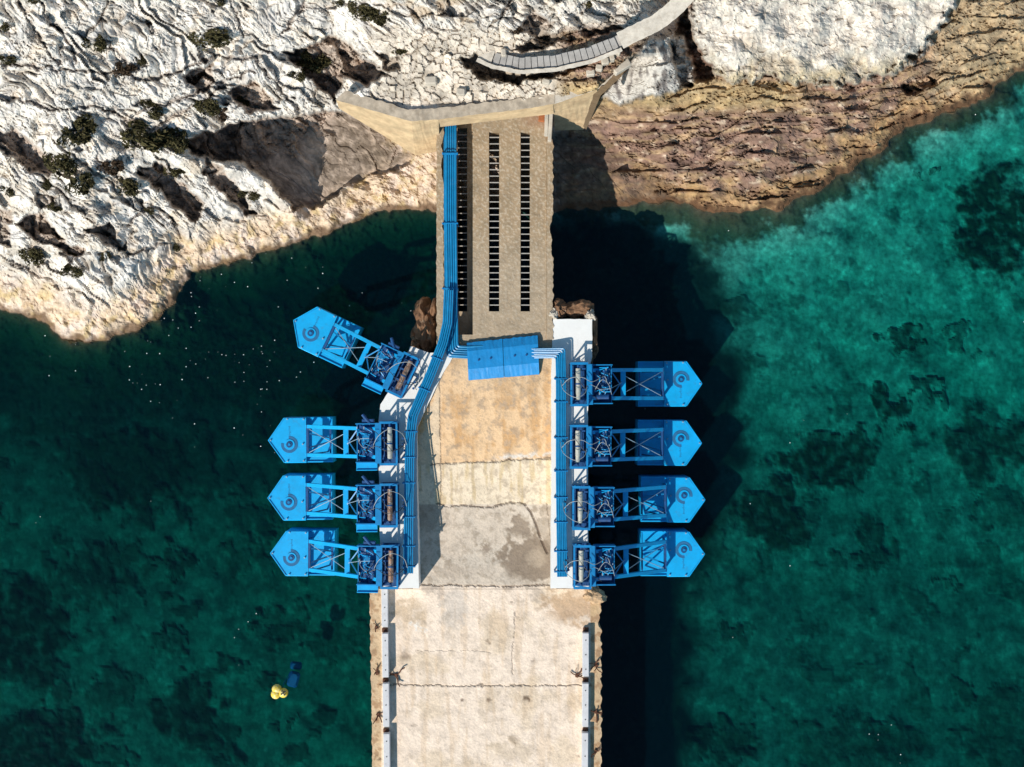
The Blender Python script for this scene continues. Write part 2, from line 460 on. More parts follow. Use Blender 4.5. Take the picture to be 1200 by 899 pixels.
def terrain(PX, PY, want_col=True):
    shape = PX.shape
    PX = PX.reshape(-1).astype(float); PY = PY.reshape(-1).astype(float)
    RX, RY = PX.copy(), PY.copy()
    PX = np.clip(PX, -320, 1520); PY = np.clip(PY, -320, 1220)
    d = coast_signed(PX, PY)
    dl = np.maximum(d, 0); ds = np.maximum(-d, 0)
    n_big = fbm(PX / 90, PY / 90, 3, 21)
    # ---- land profiles
    zl = np.interp(dl, [0, 10, 36, 60, 130, 220, 500], [0, .8, 1.9, 3.6, 6.6, 9.8, 19])
    zm = np.interp(dl, [0, 12, 60, 130, 500], [0, .7, 1.9, 3.6, 8])
    zr = np.interp(dl, [0, 7, 40, 100, 160, 500], [0, 1.0, 2.6, 4.3, 6.0, 13])
    wm = sst(385, 430, PX) * sst(118, 136, PY + (PX - 520) * .05)
    wr = sst(688, 725, PX)
    znorth = 8.6 + np.maximum(122 - PY, 0) * .030
    wn = sst(395, 470, PX) * (1 - sst(740, 800, PX)) * (1 - sst(112, 134, PY))
    z = zl * (1 - wm) + zm * wm
    z = z * (1 - wn) + znorth * wn
    z = z * (1 - wr) + (zr * (1 - wn) + (znorth - .6) * wn) * wr
    ew = edge_warp(PX, PY, 4.2, 13.0, 55)
    ew2 = edge_warp(PX, PY, 3.5, 12.0, 65)
    t = pmask(PX, PY, TERRACE, 2.5)
    z = z * (1 - t) + (znorth) * t
    front = (1 - t) * sst(0, 6, PY - np.interp(PX, [395, 402, 482, 512, 646, 700, 745], [112, 118, 138, 137, 122, 104, 62])) * sst(400, 406, PX) * (1 - sst(725, 790, PX)) * (PY < 200)
    z = np.where(front > 0, np.minimum(z, z * (1 - front) + np.minimum(zm, 3.6) * front), z)
    capm = pmask(PX, PY, WCAP, 9, (ew2[0] * 2.2, ew2[1] * 2.6))
    z = z + capm * (2.4 + np.maximum(90 - PY, 0) * .012)
    pil = pmask(PX, PY, PILLAR, 6, ew2)
    z = z + pil * 1.6
    holl = np.zeros_like(z)
    for poly, dep, soft in HOLLOWS:
        mk = pmask(PX, PY, poly, soft, ew)
        holl = np.maximum(holl, mk * min(1, dep / 2.4))
        z = z - mk * (dep if dep > 3.5 else dep * .72)
    # ridge thrown up south-west of the biggest hollow
    rd = segdist(PX, PY, [(190, 178), (240, 196), (288, 200), (325, 230), (345, 252)])
    z = z + 1.1 * np.exp(-(rd / 9) ** 2)
    # ---- rock relief
    land = sst(1.0, 9.0, dl)
    left = (1 - sst(430, 500, PX)) * sst(28, 60, dl)
    wxx, wyy = edge_warp(PX, PY, 12.0, 60.0, 91)
    X = PX + wxx; Y = PY + wyy
    a = X * .76 + Y * .65; b = -X * .65 + Y * .76         # joints dipping to the lower right
    f1, f2, c1, t1 = voro(a / 46, b / 13, 101)
    g1, g2, c2, t2 = voro(a / 17 + 4, b / 6.5, 131)
    h1, h2, c3, t3 = voro(a / 12, b / 3.4 + 8, 171)
    crk1 = 1 - sst(.02, .10, f2 - f1); crk2 = 1 - sst(.02, .12, g2 - g1)
    patch = sst(-.15, .35, fbm(PX / 55, PY / 55, 3, 77))
    bed = Y + X * .22 + fbm(PX / 70, PY / 70, 3, 33) * 26
    saw = (bed / 30) % 1.0
    na = fbm(a / 44, b / 12, 4, 191, .55); nb = fbm(a / 20 + 7, b / 5.5, 3, 195, .55)
    jA = (1 - sst(.0, .085, np.abs(na))) * sst(-.35, .1, fbm(PX / 40, PY / 40, 2, 197)); jB = (1 - sst(.0, .10, np.abs(nb))) * patch
    ldist = segdist(PX + ew[0] * .9, PY + ew[1] * .9, LEDGES[0])
    for L_ in LEDGES[1:]: ldist = np.minimum(ldist, segdist(PX + ew[0] * .9, PY + ew[1] * .9, L_))
    jL = 1 - sst(.6, 2.6, ldist)
    F1 = fbm(a / 150, b / 52, 4, 1001, .5) * 2.6 + (PY + PX * .2) / 95
    k1_ = F1 / 1.25; i1 = np.floor(k1_); fr1 = k1_ - i1
    lm1 = sst(-.2, .25, fbm(PX / 45, PY / 45, 2, 1021)); lm2 = sst(.0, .4, fbm(PX / 30, PY / 30, 2, 1023))
    slab = ((i1 + sst(.90, .99, fr1)) * .75 - F1 * .60) * (.2 + .8 * lm1)
    F2 = fbm(a / 62 + 3, b / 19, 4, 1011, .5) * 1.5
    k2_ = F2 / .8; i2 = np.floor(k2_); fr2 = k2_ - i2
    slab2 = ((i2 + sst(.88, .99, fr2)) * .30 - F2 * .375) * lm2 * .7
    edge = np.maximum(lm1 * sst(.88, .96, fr1), .7 * lm2 * sst(.86, .95, fr2))
    tone = hsh(i1, i1 * 0 + 3, 77) * .6 + hsh(i2, i1, 78) * .4
    relL = (slab + slab2) * (1 - np.clip(holl, 0, 1)) - jA * .13 - jB * .045 - jL * .30 + na * .10 + nb * .035 + (c1 - .5) * .12 + t1 * .14 + (c2 - .5) * (.02 + .10 * patch) + t2 * .07 + (c3 - .5) * .09 * patch + t3 * .04 - crk1 * .10 - crk2 * .05 * patch
    relL = relL + .0
    # terrace cobbles and blocks
    tm = sst(425, 460, PX) * (1 - sst(735, 770, PX)) * (1 - sst(116, 132, PY)) * sst(20, 50, PY + (PX - 500) * .0)
    k1, k2, c4, t4 = voro((PX + PY * .15) / 10 + .5 * n_big + .35 * fbm(PX / 30, PY / 30, 3, 215), (PY - PX * .12) / 8.5 + .5 * fbm(PX / 24, PY / 24, 3, 217), 211)
    k3, k4, c5, t5 = voro((PX) / 5, PY / 4.4, 231)
    cob = (c4 - .5) * .26 + t4 * .22 + (c5 - .5) * .06 - (1 - sst(.03, .14, k2 - k1)) * .15 * sst(-.35, .1, n_big + nb)
    # northern boulders
    b1, b2, c6, t6 = voro((X + Y * .3) / 26, Y / 17, 251)
    relN = (c6 - .5) * 1.0 + t6 * .9 - (1 - sst(.02, .12, b2 - b1)) * .12 + (c2 - .5) * .14 - jA * .22 - jL * .5 + na * .5 + nb * .2
    # right strata
    sx = PX - 860; curve = PY + .00035 * sx * sx * np.where(sx > 0, .6, .25) * -1 + fbm(PX / 120, PY / 60, 3, 301) * 13 - np.maximum(PX - 960, 0) * -.35
    lay = curve / 15.0 + .12 * fbm(PX / 20, PY / 12, 3, 303)
    sawr = 1 - (lay % 1.0)
    lay2 = (curve + 3 * fbm(PX / 18, PY / 18, 2, 315)) / 4.3
    r1, r2_, c7, t7 = voro(X / 24, (Y + X * .25) / 12, 321)
    r3, r4, c8, t8 = voro((X - Y * .6) / 9, Y / 6, 341)
    amp_l = sst(-.25, .25, fbm(PX / 40, PY / 26, 2, 361))
    relR = (sawr ** 1.8) * .50 * (.25 + .75 * amp_l) * sst(-.15, .3, fbm(PX / 70, PY / 22, 3, 398) + .1) + (1 - lay2 % 1.0) * .045 + (c7 - .5) * .22 + t7 * .3 - (1 - sst(.0, .06, np.abs(fbm(PX / 44, curve / 12, 4, 697)))) * .25 + fbm(PX / 34, PY / 20, 3, 699, .4) * .38 + (c8 - .5) * .06 + t8 * .08
    # pebbly white cap
    p1, p2, c9, t9 = voro(PX / 7 + ew[0] * .1, PY / 5.6, 381)
    relC = (c9 - .5) * .17 + t9 * .15 + fbm(PX / 16, PY / 12, 4, 391) * .15 + fbm(PX / 46, PY / 34, 2, 395) * .7
    wcap = np.clip(capm, 0, 1)
    north = sst(430, 520, PX) * (1 - sst(760, 815, PX)) * (1 - tm) * (1 - sst(55, 75, PY))
    right = sst(644, 668, PX) * (1 - wcap) * (1 - north)
    midlow = sst(400, 450, PX) * (1 - sst(644, 668, PX)) * sst(130, 150, PY)
    leftband = (1 - sst(430, 500, PX)) * (1 - sst(28, 60, dl))
    relB = fbm(PX / 20, PY / 14, 5, 401, .5) * .24 + (c2 - .5) * .12 + (c3 - .5) * .08
    rel = np.clip(holl, 0, 1) * (fbm(PX / 16, PY / 11, 4, 405) * .45 + (c1 - .5) * 1.1 + (c2 - .5) * .5) + left * (1 - tm) * relL + tm * cob + north * relN + right * relR + wcap * relC + (midlow + leftband) * relB
    fine = fbm(PX / 7, PY / 7, 4, 411, .55) * .036 + fbm(PX / 2.6, PY / 2.6, 2, 431) * .008
    frontdamp = 1 - .8 * np.clip(front, 0, 1) * (1 - sst(150, 172, PY))
    pathd = segdist(PX, PY, PATHPX)
    flat = sst(9, 17, pathd)
    z_land = z + (rel + fine) * land * frontdamp * (.25 + .75 * flat) + land * .05
    z_land = np.maximum(z_land, np.minimum(dl * .02, 1.2) + .12 * rel * land)
    # ---- sea bed
    shelf = 14 + sst(640, 780, PX) * (12 + 20 * np.exp(-((PX - 840) / 60) ** 2))
    zs = -np.interp(ds / shelf, [0, .25, 1, 2.2, 5, 12], [.05, .7, 1.9, 3.1, 3.8, 4.4])
    deep_r = 1 - .25 * sst(600, 800, PX)
    pier_shade = pmask(PX, PY, [(560, 258), (700, 258), (770, 262), (828, 292), (866, 420), (866, 520), (846, 600), (808, 700), (812, 1300), (560, 1300)], 84, edge_warp(PX, PY, 20, 60, 551))  # zone beside the pier where shade is painted on the bed
    zs = zs * deep_r + n_big * .35 + pier_shade * .4
    wp = edge_warp(PX, PY, 22.0, 34.0, 501); wq = edge_warp(PX, PY, 8.0, 13.0, 511)
    weed = np.zeros_like(z); wob_ = fbm(PX / 13, PY / 13, 3, 517)
    for (x, y, rx, ry, s_) in WEED:
        e = np.hypot((PX + wp[0] + wq[0] - x) / rx, (PY + wp[1] + wq[1] - y) / ry)
        weed = np.maximum(weed, s_ * (1 - sst(.70, 1.08, e)) * np.clip(.92 + .5 * wob_, .5, 1.05))
    pn = fbm(PX / 48, PY / 48, 4, 521)
    leftside = 1 - sst(480, 640, PX)
    weed = np.maximum(weed, .62 * sst(.28, .6, pn) * (.6 + .4 * leftside))
    zs = zs + weed * (.28 + .12 * fbm(PX / 14, PY / 14, 2, 531)) + fbm(PX / 26, PY / 26, 2, 541) * .12
    zz = np.where(d > 0, z_land, np.minimum(zs, .1))
    zz = np.where(np.abs(d) < 3, zz * sst(-.5, 3, np.abs(d)), zz)
    if not want_col:
        return zz.reshape(shape), None
    # ---- colours
    def mix(c, m, col):
        return c * (1 - m[:, None]) + np.array(col)[None, :] * m[:, None]
    N = len(PX)
    n1 = fbm(PX / 30, PY / 30, 4, 601); n2 = fbm(PX / 8, PY / 8, 4, 611, .6); n3 = fbm(a / 30, b / 7, 4, 621)
    c = np.tile(np.array([.79, .74, .675]), (N, 1))
    c = mix(c, sst(.0, .6, n3) * .5, (.56, .53, .50))
    c = mix(c, sst(.05, .6, n1) * .5, (.70, .59, .46))
    c = mix(c, sst(-.1, .5, n3 + .4 * nb) * .42, (.55, .53, .52)); veg = sst(.12, .42, fbm(PX / 24, PY / 16, 4, 693)) * (.35 + .65 * (1 - sst(200, 330, PX)) * sst(150, 210, PY))
    c = mix(c, veg * .45, (.42, .33, .23)); c = mix(c, np.clip(jA * .5 + jB * .35 + crk1 * .15 + jL * .8, 0, 1) * np.clip(left + north, 0, 1) * (1 - tm) * .75, (.22, .175, .15))
    c = mix(c, sst(.1, .45, fbm(PX / 34, PY / 20, 3, 691)) * sst(430, 470, PX) * (1 - sst(545, 575, PX)) * (1 - tm) * .8, (.52, .42, .31))
    c = c * (0.90 + .17 * tone * left + .05 * c2 + .07 * na)[:, None]
    c = mix(c, edge * left * .5, (.33, .285, .25))
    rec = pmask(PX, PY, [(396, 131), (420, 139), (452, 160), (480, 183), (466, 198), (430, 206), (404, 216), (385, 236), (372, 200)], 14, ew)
    rock_shade = pmask(PX, PY, [(636, 150), (690, 158), (730, 186), (772, 210), (800, 236), (760, 256), (636, 256)], 22, (ew[0] * 2, ew[1] * 2))
    band = np.clip(leftband + midlow, 0, 1)
    cb = np.tile(np.array([.68, .53, .39]), (N, 1))
    cb = mix(cb, sst(-.1, .5, n1), (.70, .57, .48)); cb = mix(cb, sst(.1, .6, n2) * .6, (.34, .22, .12))
    cb = mix(cb, sst(.15, .5, fbm(PX / 16, PY / 16, 3, 641)) * .6, (.52, .38, .17))
    c = c * (1 - band[:, None]) + cb * band[:, None]
    c = mix(c, np.clip(holl, 0, 1) * .85 * (1 - .30 * sst(425, 450, PX) * sst(120, 140, PY)), (.40, .315, .255)); c = c * (1 + .5 * (np.clip(holl, 0, 1) * np.clip(nb, -.6, 1)))[:, None]  # shade of the hollows partly put into the colour, darker and browner
    ct = np.tile(np.array([.66, .575, .48]), (N, 1)); ct = mix(ct, sst(-.1, .4, n1) * .7, (.47, .41, .34)); ct = ct * (.8 + .4 * c4[:, None])
    ct = mix(ct, (1 - sst(.02, .12, k2 - k1)) * .7 * sst(-.35, .2, n1 + n2), (.2, .16, .12))
    ct = mix(ct, np.clip(holl, 0, 1) * .7, (.13, .095, .07))  # shade in the terrace hollows painted dark as well
    c = c * (1 - tm[:, None]) + ct * tm[:, None]
    cr = np.tile(np.array([.245, .155, .115]), (N, 1))
    cr = mix(cr, sst(-.05, .4, fbm(PX / 36, curve / 9, 4, 651)) * .5, (.46, .33, .18))
    cr = mix(cr, sst(.15, .5, fbm(PX / 26, PY / 18, 4, 661)) * .6, (.18, .115, .10))
    cr = mix(cr, sst(.35, .6, fbm(PX / 14, PY / 7, 3, 671)) * .6, (.60, .48, .36))
    cr = mix(cr, (1 - sst(12, 42, dl + n1 * 22)) * .65, (.45, .285, .125)); cr = mix(cr, (1 - sst(3, 18, dl + n2 * 9 + n1 * 10)) * .8, (.15, .08, .05))
    led = sst(88, 102, PY) * (1 - sst(118, 140, PY)) * (1 - sst(900, 980, PX))
    cr = mix(cr, led * .6, (.44, .33, .16))
    ne = sst(1070, 1110, PX) * (1 - sst(80, 110, PY - (1200 - PX) * .2))
    cr = mix(cr, ne * .65, (.50, .385, .23))
    cr = mix(cr, (1 - sst(0, .12, lay % 1.0)) * amp_l * .6, (.12, .075, .05))
    cr = cr * (.80 + .25 * c8 + .3 * c7 + .35 * np.clip(fbm(PX / 22, PY / 9, 4, 695), -.7, .8))[:, None]
    cr = mix(cr, (1 - sst(.0, .06, np.abs(fbm(PX / 44, curve / 12, 4, 697)))) * .6, (.12, .075, .05))
    c = c * (1 - right[:, None]) + cr * right[:, None]
    cp = np.tile(np.array([.72, .66, .58]), (N, 1)); cp = mix(cp, sst(.1, .55, n2) * .5, (.40, .34, .30)); cp = mix(cp, sst(52, 88, PY + n1 * 22) * .85, (.50, .40, .25)); cp = mix(cp, sst(.0, .4, n1) * .45, (.60, .52, .44)); cp = mix(cp, sst(.2, .5, fbm(PX / 7, PY / 24, 3, 699)) * .5, (.36, .31, .28))
    cp = cp * (.85 + .3 * c9[:, None])
    c = c * (1 - wcap[:, None]) + cp * wcap[:, None]
    pg = np.clip(pil, 0, 1)
    cg = np.tile(np.array([.62, .58, .53]), (N, 1)); cg = mix(cg, sst(.0, .5, fbm(PX / 9, PY / 22, 4, 681)) * .85, (.14, .12, .115))
    c = c * (1 - pg[:, None]) + cg * pg[:, None]
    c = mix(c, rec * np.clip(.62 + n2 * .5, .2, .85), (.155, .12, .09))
    c = mix(c, rock_shade * np.clip(.6 + n2 * .4, .2, .9) * (d > 0), (.12, .085, .065))  # shade below wall and bridge painted into the low rock colour
    # wet rim
    wet = (1 - sst(2.0, 11.0, dl + n2 * 5 + n1 * 5)) * (d > 0)
    c = mix(c, wet * .85, (.13, .07, .038))
    # sea bed colours
    cs = np.tile(np.array([.20, .212, .19]), (N, 1))
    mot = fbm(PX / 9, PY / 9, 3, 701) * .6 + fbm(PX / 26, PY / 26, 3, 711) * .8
    caustics = (1 - sst(.0, .5, voro(PX / 13 + mot, PY / 13 - mot * .7, 731)[0])) * sst(-.2, .4, fbm(PX / 22, PY / 22, 2, 733))
    cs = cs * (1 + .5 * np.clip(mot, -.9, 1.0) + .8 * caustics + .3 * np.clip(fbm(PX / 5, PY / 5, 2, 735), -.8, .8))[:, None]  # bright caustic-like mottling painted into the sea bed colour
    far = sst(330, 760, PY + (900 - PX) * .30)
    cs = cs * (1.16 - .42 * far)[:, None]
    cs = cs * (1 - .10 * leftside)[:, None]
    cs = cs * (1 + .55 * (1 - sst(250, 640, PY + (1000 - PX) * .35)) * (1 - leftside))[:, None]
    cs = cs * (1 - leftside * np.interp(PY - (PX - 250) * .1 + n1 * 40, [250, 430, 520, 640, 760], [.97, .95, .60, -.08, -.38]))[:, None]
    wd = np.tile(np.array([.026, .021, .012]), (N, 1)) * (1 + .8 * np.clip(fbm(PX / 6, PY / 6, 3, 721), -.8, 1.4))[:, None]
    cs = cs * (1 - .95 * sst(.08, .8, pier_shade))[:, None]  # bed colour darkened here to blend in the pier's cast shadow
    wdm = np.clip(weed * 1.05, 0, .97)
    cs = cs * (1 - wdm[:, None]) + wd * wdm[:, None]
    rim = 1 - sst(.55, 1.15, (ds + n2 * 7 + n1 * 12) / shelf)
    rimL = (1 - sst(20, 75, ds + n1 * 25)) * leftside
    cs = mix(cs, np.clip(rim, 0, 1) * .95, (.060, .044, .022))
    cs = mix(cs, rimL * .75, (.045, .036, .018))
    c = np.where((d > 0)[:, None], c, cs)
    return zz.reshape(shape), c.reshape(shape + (3,))


PATHPX = [(563, 61), (580, 69), (610, 75), (650, 72), (690, 63), (725, 49), (745, 39), (770, 27), (790, 11), (806, -6), (830, -34)]


def rng(a, b, s):
    return np.linspace(a, b, int(round((b - a) / s)) + 1)[:-1]


gx = np.concatenate([[-26000, -12000, -6000, -3000, -1500, -800, -480, -340], rng(-260, -8, 5), rng(-8, 1208, 1.5), rng(1208, 1460, 5), [1460, 1540, 1700, 2100, 3000, 5000, 9000, 16000, 26000]])
gy = np.concatenate([[-26000, -12000, -6000, -3000, -1500, -800, -480, -340], rng(-260, -8, 5), rng(-8, 300, 1.3), rng(300, 420, 1.8), rng(420, 908, 3.2), rng(908, 1160, 8), [1160, 1240, 1500, 2100, 3000, 5000, 9000, 16000, 26000]])
GX, GY = np.meshgrid(gx, gy)
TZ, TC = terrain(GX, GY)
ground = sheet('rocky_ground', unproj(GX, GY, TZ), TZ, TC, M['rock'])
tag(ground, kind='structure')


def ground_z(px, py):
    z, _ = terrain(np.array([float(px)]), np.array([float(py)]), False)
    return float(z[0])


# ------------------------------------------------------------------ water
def water_mat():
    m, nt, out = nmat('sea_water')
    g = nd(nt, 'ShaderNodeNewGeometry')
    n1 = nd(nt, 'ShaderNodeTexNoise', i_Scale=1.3, i_Detail=4.0, i_Roughness=.55)
    n2 = nd(nt, 'ShaderNodeTexNoise', i_Scale=4.0, i_Detail=.5, i_Roughness=.5)
    mp = nd(nt, 'ShaderNodeMapping'); mp.inputs['Rotation'].default_value = (0, 0, .5); mp.inputs['Scale'].default_value = (.85, 1.15, 1)
    nt.links.new(g.outputs['Position'], mp.inputs[0])
    nt.links.new(mp.outputs[0], n1.inputs['Vector']); nt.links.new(mp.outputs[0], n2.inputs['Vector'])
    # patches of chop
    n3 = nd(nt, 'ShaderNodeTexNoise', i_Scale=.09, i_Detail=2.0)
    nt.links.new(g.outputs['Position'], n3.inputs['Vector'])
    chop = ramp(nt, n3.outputs[0], [(.47, 0.12), (.62, 1.0)])
    b1 = nd(nt, 'ShaderNodeBump', i_Strength=1.0, i_Distance=.018)
    nt.links.new(n1.outputs[0], b1.inputs['Height'])
    mm = nd(nt, 'ShaderNodeMath', operation='MULTIPLY'); nt.links.new(n2.outputs[0], mm.inputs[0]); nt.links.new(chop, mm.inputs[1])
    b2 = nd(nt, 'ShaderNodeBump', i_Strength=1.0, i_Distance=.05)
    sx = nd(nt, 'ShaderNodeSeparateXYZ'); nt.links.new(g.outputs['Position'], sx.inputs[0])
    mr = nd(nt, 'ShaderNodeMapRange'); nt.links.new(sx.outputs[0], mr.inputs[0])
    mr.inputs[1].default_value = -9; mr.inputs[2].default_value = -15; mr.inputs[3].default_value = .22; mr.inputs[4].default_value = 1.0
    m2 = nd(nt, 'ShaderNodeMath', operation='MULTIPLY'); nt.links.new(mm.outputs[0], m2.inputs[0]); nt.links.new(mr.outputs[0], m2.inputs[1]); mm = m2
    nt.links.new(mm.outputs[0], b2.inputs['Height']); nt.links.new(b1.outputs[0], b2.inputs['Normal'])
    # Schlick reflectance, the same from above and from below the surface
    dt = nd(nt, 'ShaderNodeVectorMath', operation='DOT_PRODUCT'); nt.links.new(g.outputs['Incoming'], dt.inputs[0]); nt.links.new(b2.outputs[0], dt.inputs[1])
    ab = nd(nt, 'ShaderNodeMath', operation='ABSOLUTE'); nt.links.new(dt.outputs['Value'], ab.inputs[0])
    om = nd(nt, 'ShaderNodeMath', operation='SUBTRACT', use_clamp=True); om.inputs[0].default_value = 1.0; nt.links.new(ab.outputs[0], om.inputs[1])
    pw = nd(nt, 'ShaderNodeMath', operation='POWER'); nt.links.new(om.outputs[0], pw.inputs[0]); pw.inputs[1].default_value = 5.0
    fr = nd(nt, 'ShaderNodeMath', operation='MULTIPLY_ADD'); nt.links.new(pw.outputs[0], fr.inputs[0]); fr.inputs[1].default_value = .98; fr.inputs[2].default_value = .02
    tr = nd(nt, 'ShaderNodeBsdfTransparent'); tr.inputs[0].default_value = (.90, .97, .97, 1)
    gl = nd(nt, 'ShaderNodeBsdfGlossy'); gl.inputs['Roughness'].default_value = .06
    nt.links.new(b2.outputs[0], gl.inputs['Normal'])
    mx = nd(nt, 'ShaderNodeMixShader')
    nt.links.new(fr.outputs[0], mx.inputs[0]); nt.links.new(tr.outputs[0], mx.inputs[1]); nt.links.new(gl.outputs[0], mx.inputs[2])
    # faint scattering by the water itself
    df = nd(nt, 'ShaderNodeBsdfDiffuse'); df.inputs[0].default_value = (.0, .05, .085, 1)
    ad = nd(nt, 'ShaderNodeMixShader'); ad.inputs[0].default_value = .06
    nt.links.new(mx.outputs[0], ad.inputs[1]); nt.links.new(df.outputs[0], ad.inputs[2])
    vo = nd(nt, 'ShaderNodeTexVoronoi', i_Scale=3.6); vo.feature = 'F1'  # white flecks painted on the surface in place of sun glints
    nt.links.new(g.outputs['Position'], vo.inputs['Vector'])
    near = nd(nt, 'ShaderNodeMath', operation='LESS_THAN'); nt.links.new(vo.outputs['Distance'], near.inputs[0]); near.inputs[1].default_value = .125
    sc_ = nd(nt, 'ShaderNodeSeparateColor'); nt.links.new(vo.outputs['Color'], sc_.inputs[0])
    n5 = nd(nt, 'ShaderNodeTexNoise', i_Scale=.16, i_Detail=3.0); nt.links.new(g.outputs['Position'], n5.inputs['Vector'])
    shore = nd(nt, 'ShaderNodeVectorMath', operation='DISTANCE'); nt.links.new(g.outputs['Position'], shore.inputs[0]); shore.inputs[1].default_value = (-20, 5, 0)
    md = nd(nt, 'ShaderNodeMapRange'); nt.links.new(shore.outputs['Value'], md.inputs[0]); md.inputs[1].default_value = 4; md.inputs[2].default_value = 15; md.inputs[3].default_value = .10; md.inputs[4].default_value = -.16
    sm = nd(nt, 'ShaderNodeMath', operation='ADD'); nt.links.new(n5.outputs[0], sm.inputs[0]); nt.links.new(md.outputs[0], sm.inputs[1])
    th = nd(nt, 'ShaderNodeMapRange'); nt.links.new(sm.outputs[0], th.inputs[0]); th.inputs[1].default_value = .46; th.inputs[2].default_value = .72; th.inputs[3].default_value = 0.0; th.inputs[4].default_value = .6
    pick = nd(nt, 'ShaderNodeMath', operation='LESS_THAN'); nt.links.new(sc_.outputs[0], pick.inputs[0]); nt.links.new(th.outputs[0], pick.inputs[1])
    glint_mask = nd(nt, 'ShaderNodeMath', operation='MULTIPLY'); nt.links.new(near.outputs[0], glint_mask.inputs[0]); nt.links.new(pick.outputs[0], glint_mask.inputs[1])
    glint_fac = nd(nt, 'ShaderNodeMath', operation='MULTIPLY'); nt.links.new(glint_mask.outputs[0], glint_fac.inputs[0]); nt.links.new(sc_.outputs[1], glint_fac.inputs[1])
    glint_white = nd(nt, 'ShaderNodeBsdfDiffuse'); glint_white.inputs[0].default_value = (.8, .82, .8, 1)
    fx = nd(nt, 'ShaderNodeMixShader'); nt.links.new(glint_fac.outputs[0], fx.inputs[0]); nt.links.new(ad.outputs[0], fx.inputs[1]); nt.links.new(glint_white.outputs[0], fx.inputs[2])
    nt.links.new(fx.outputs[0], out.inputs[0])
    va = nd(nt, 'ShaderNodeVolumeAbsorption'); va.inputs['Color'].default_value = (.0, .785, .748, 1); va.inputs['Density'].default_value = .60
    nt.links.new(va.outputs[0], out.inputs[1])
    return m


M['water'] = water_mat()
wb = MB(); R_ = 1200.0
wb.add([(-R_, -R_, 0), (R_, -R_, 0), (R_, R_, 0), (-R_, R_, 0)], [(0, 1, 2, 3)])
tag(wb.build('sea_water', M['water']), kind='structure')

# ------------------------------------------------------------------ pier
pier = tag(empty('concrete_pier', at(570, 690, 4.4)), 'long weathered concrete pier running out from the cliff between two white quays', 'pier')
_pl = Vector(pier.location)


def setp(o, parent):
    """parent keeping world placement (parent has only a location)"""
    o.parent = parent
    o.matrix_parent_inverse = Matrix.Translation(-Vector(parent.location))
    return o


def deck_z(PY):
    return 6.0 - 1.6 * sst(425, 655, PY)


CRACKS = [([(505, 545), (540, 542), (580, 541), (615, 538), (650, 537)], 1.1, .75), ([(512, 590), (526, 593), (545, 592), (560, 594), (578, 594), (592, 590), (608, 588), (616, 591)], 1.3, .8),
          ([(614, 590), (622, 600), (628, 614), (634, 632), (641, 648)], 1.5, .9), ([(484, 685), (540, 686), (600, 687), (650, 686)], 1.0, .8), ([(446, 802), (505, 803), (560, 804), (604, 803), (692, 803)], .9, .7),
          ([(604, 715), (603, 740), (600, 765), (601, 790)], .6, .5), ([(515, 430), (516, 500), (517, 545), (517, 590)], .7, .6), ([(487, 763), (540, 762), (575, 764)], .5, .3), ([(641, 590), (646, 640), (648, 690)], .7, .5),
          ([(596, 802), (604, 803), (612, 804)], 1.5, .7), ([(560, 803), (566, 802)], 1.3, .7)]
SPOTS = [(571, 752, 3.4, .6), (625, 775, 4, .5), (542, 821, 3, .8), (573, 821, 4.4, .75), (617, 819, 5, .9), (590, 826, 2, .5), (561, 731, 1.5, .6), (600, 706, 1.8, .7), (475, 770, 8, .55), (635, 849, 1.2, .8),
         (679, 887, 2, .6), (485, 850, 4, .35), (596, 690, 6, .4), (603, 867, 7, .3), (604, 872, 2, .5), (581, 648, 1, .7), (570, 642, 6, .35), (441, 736, 3, .8), (443, 789, 3.2, .85), (443, 771, 1.5, .6), (441, 691, 2.5, .8), (444, 889, 3, .8), (443, 835, 4, .4)]


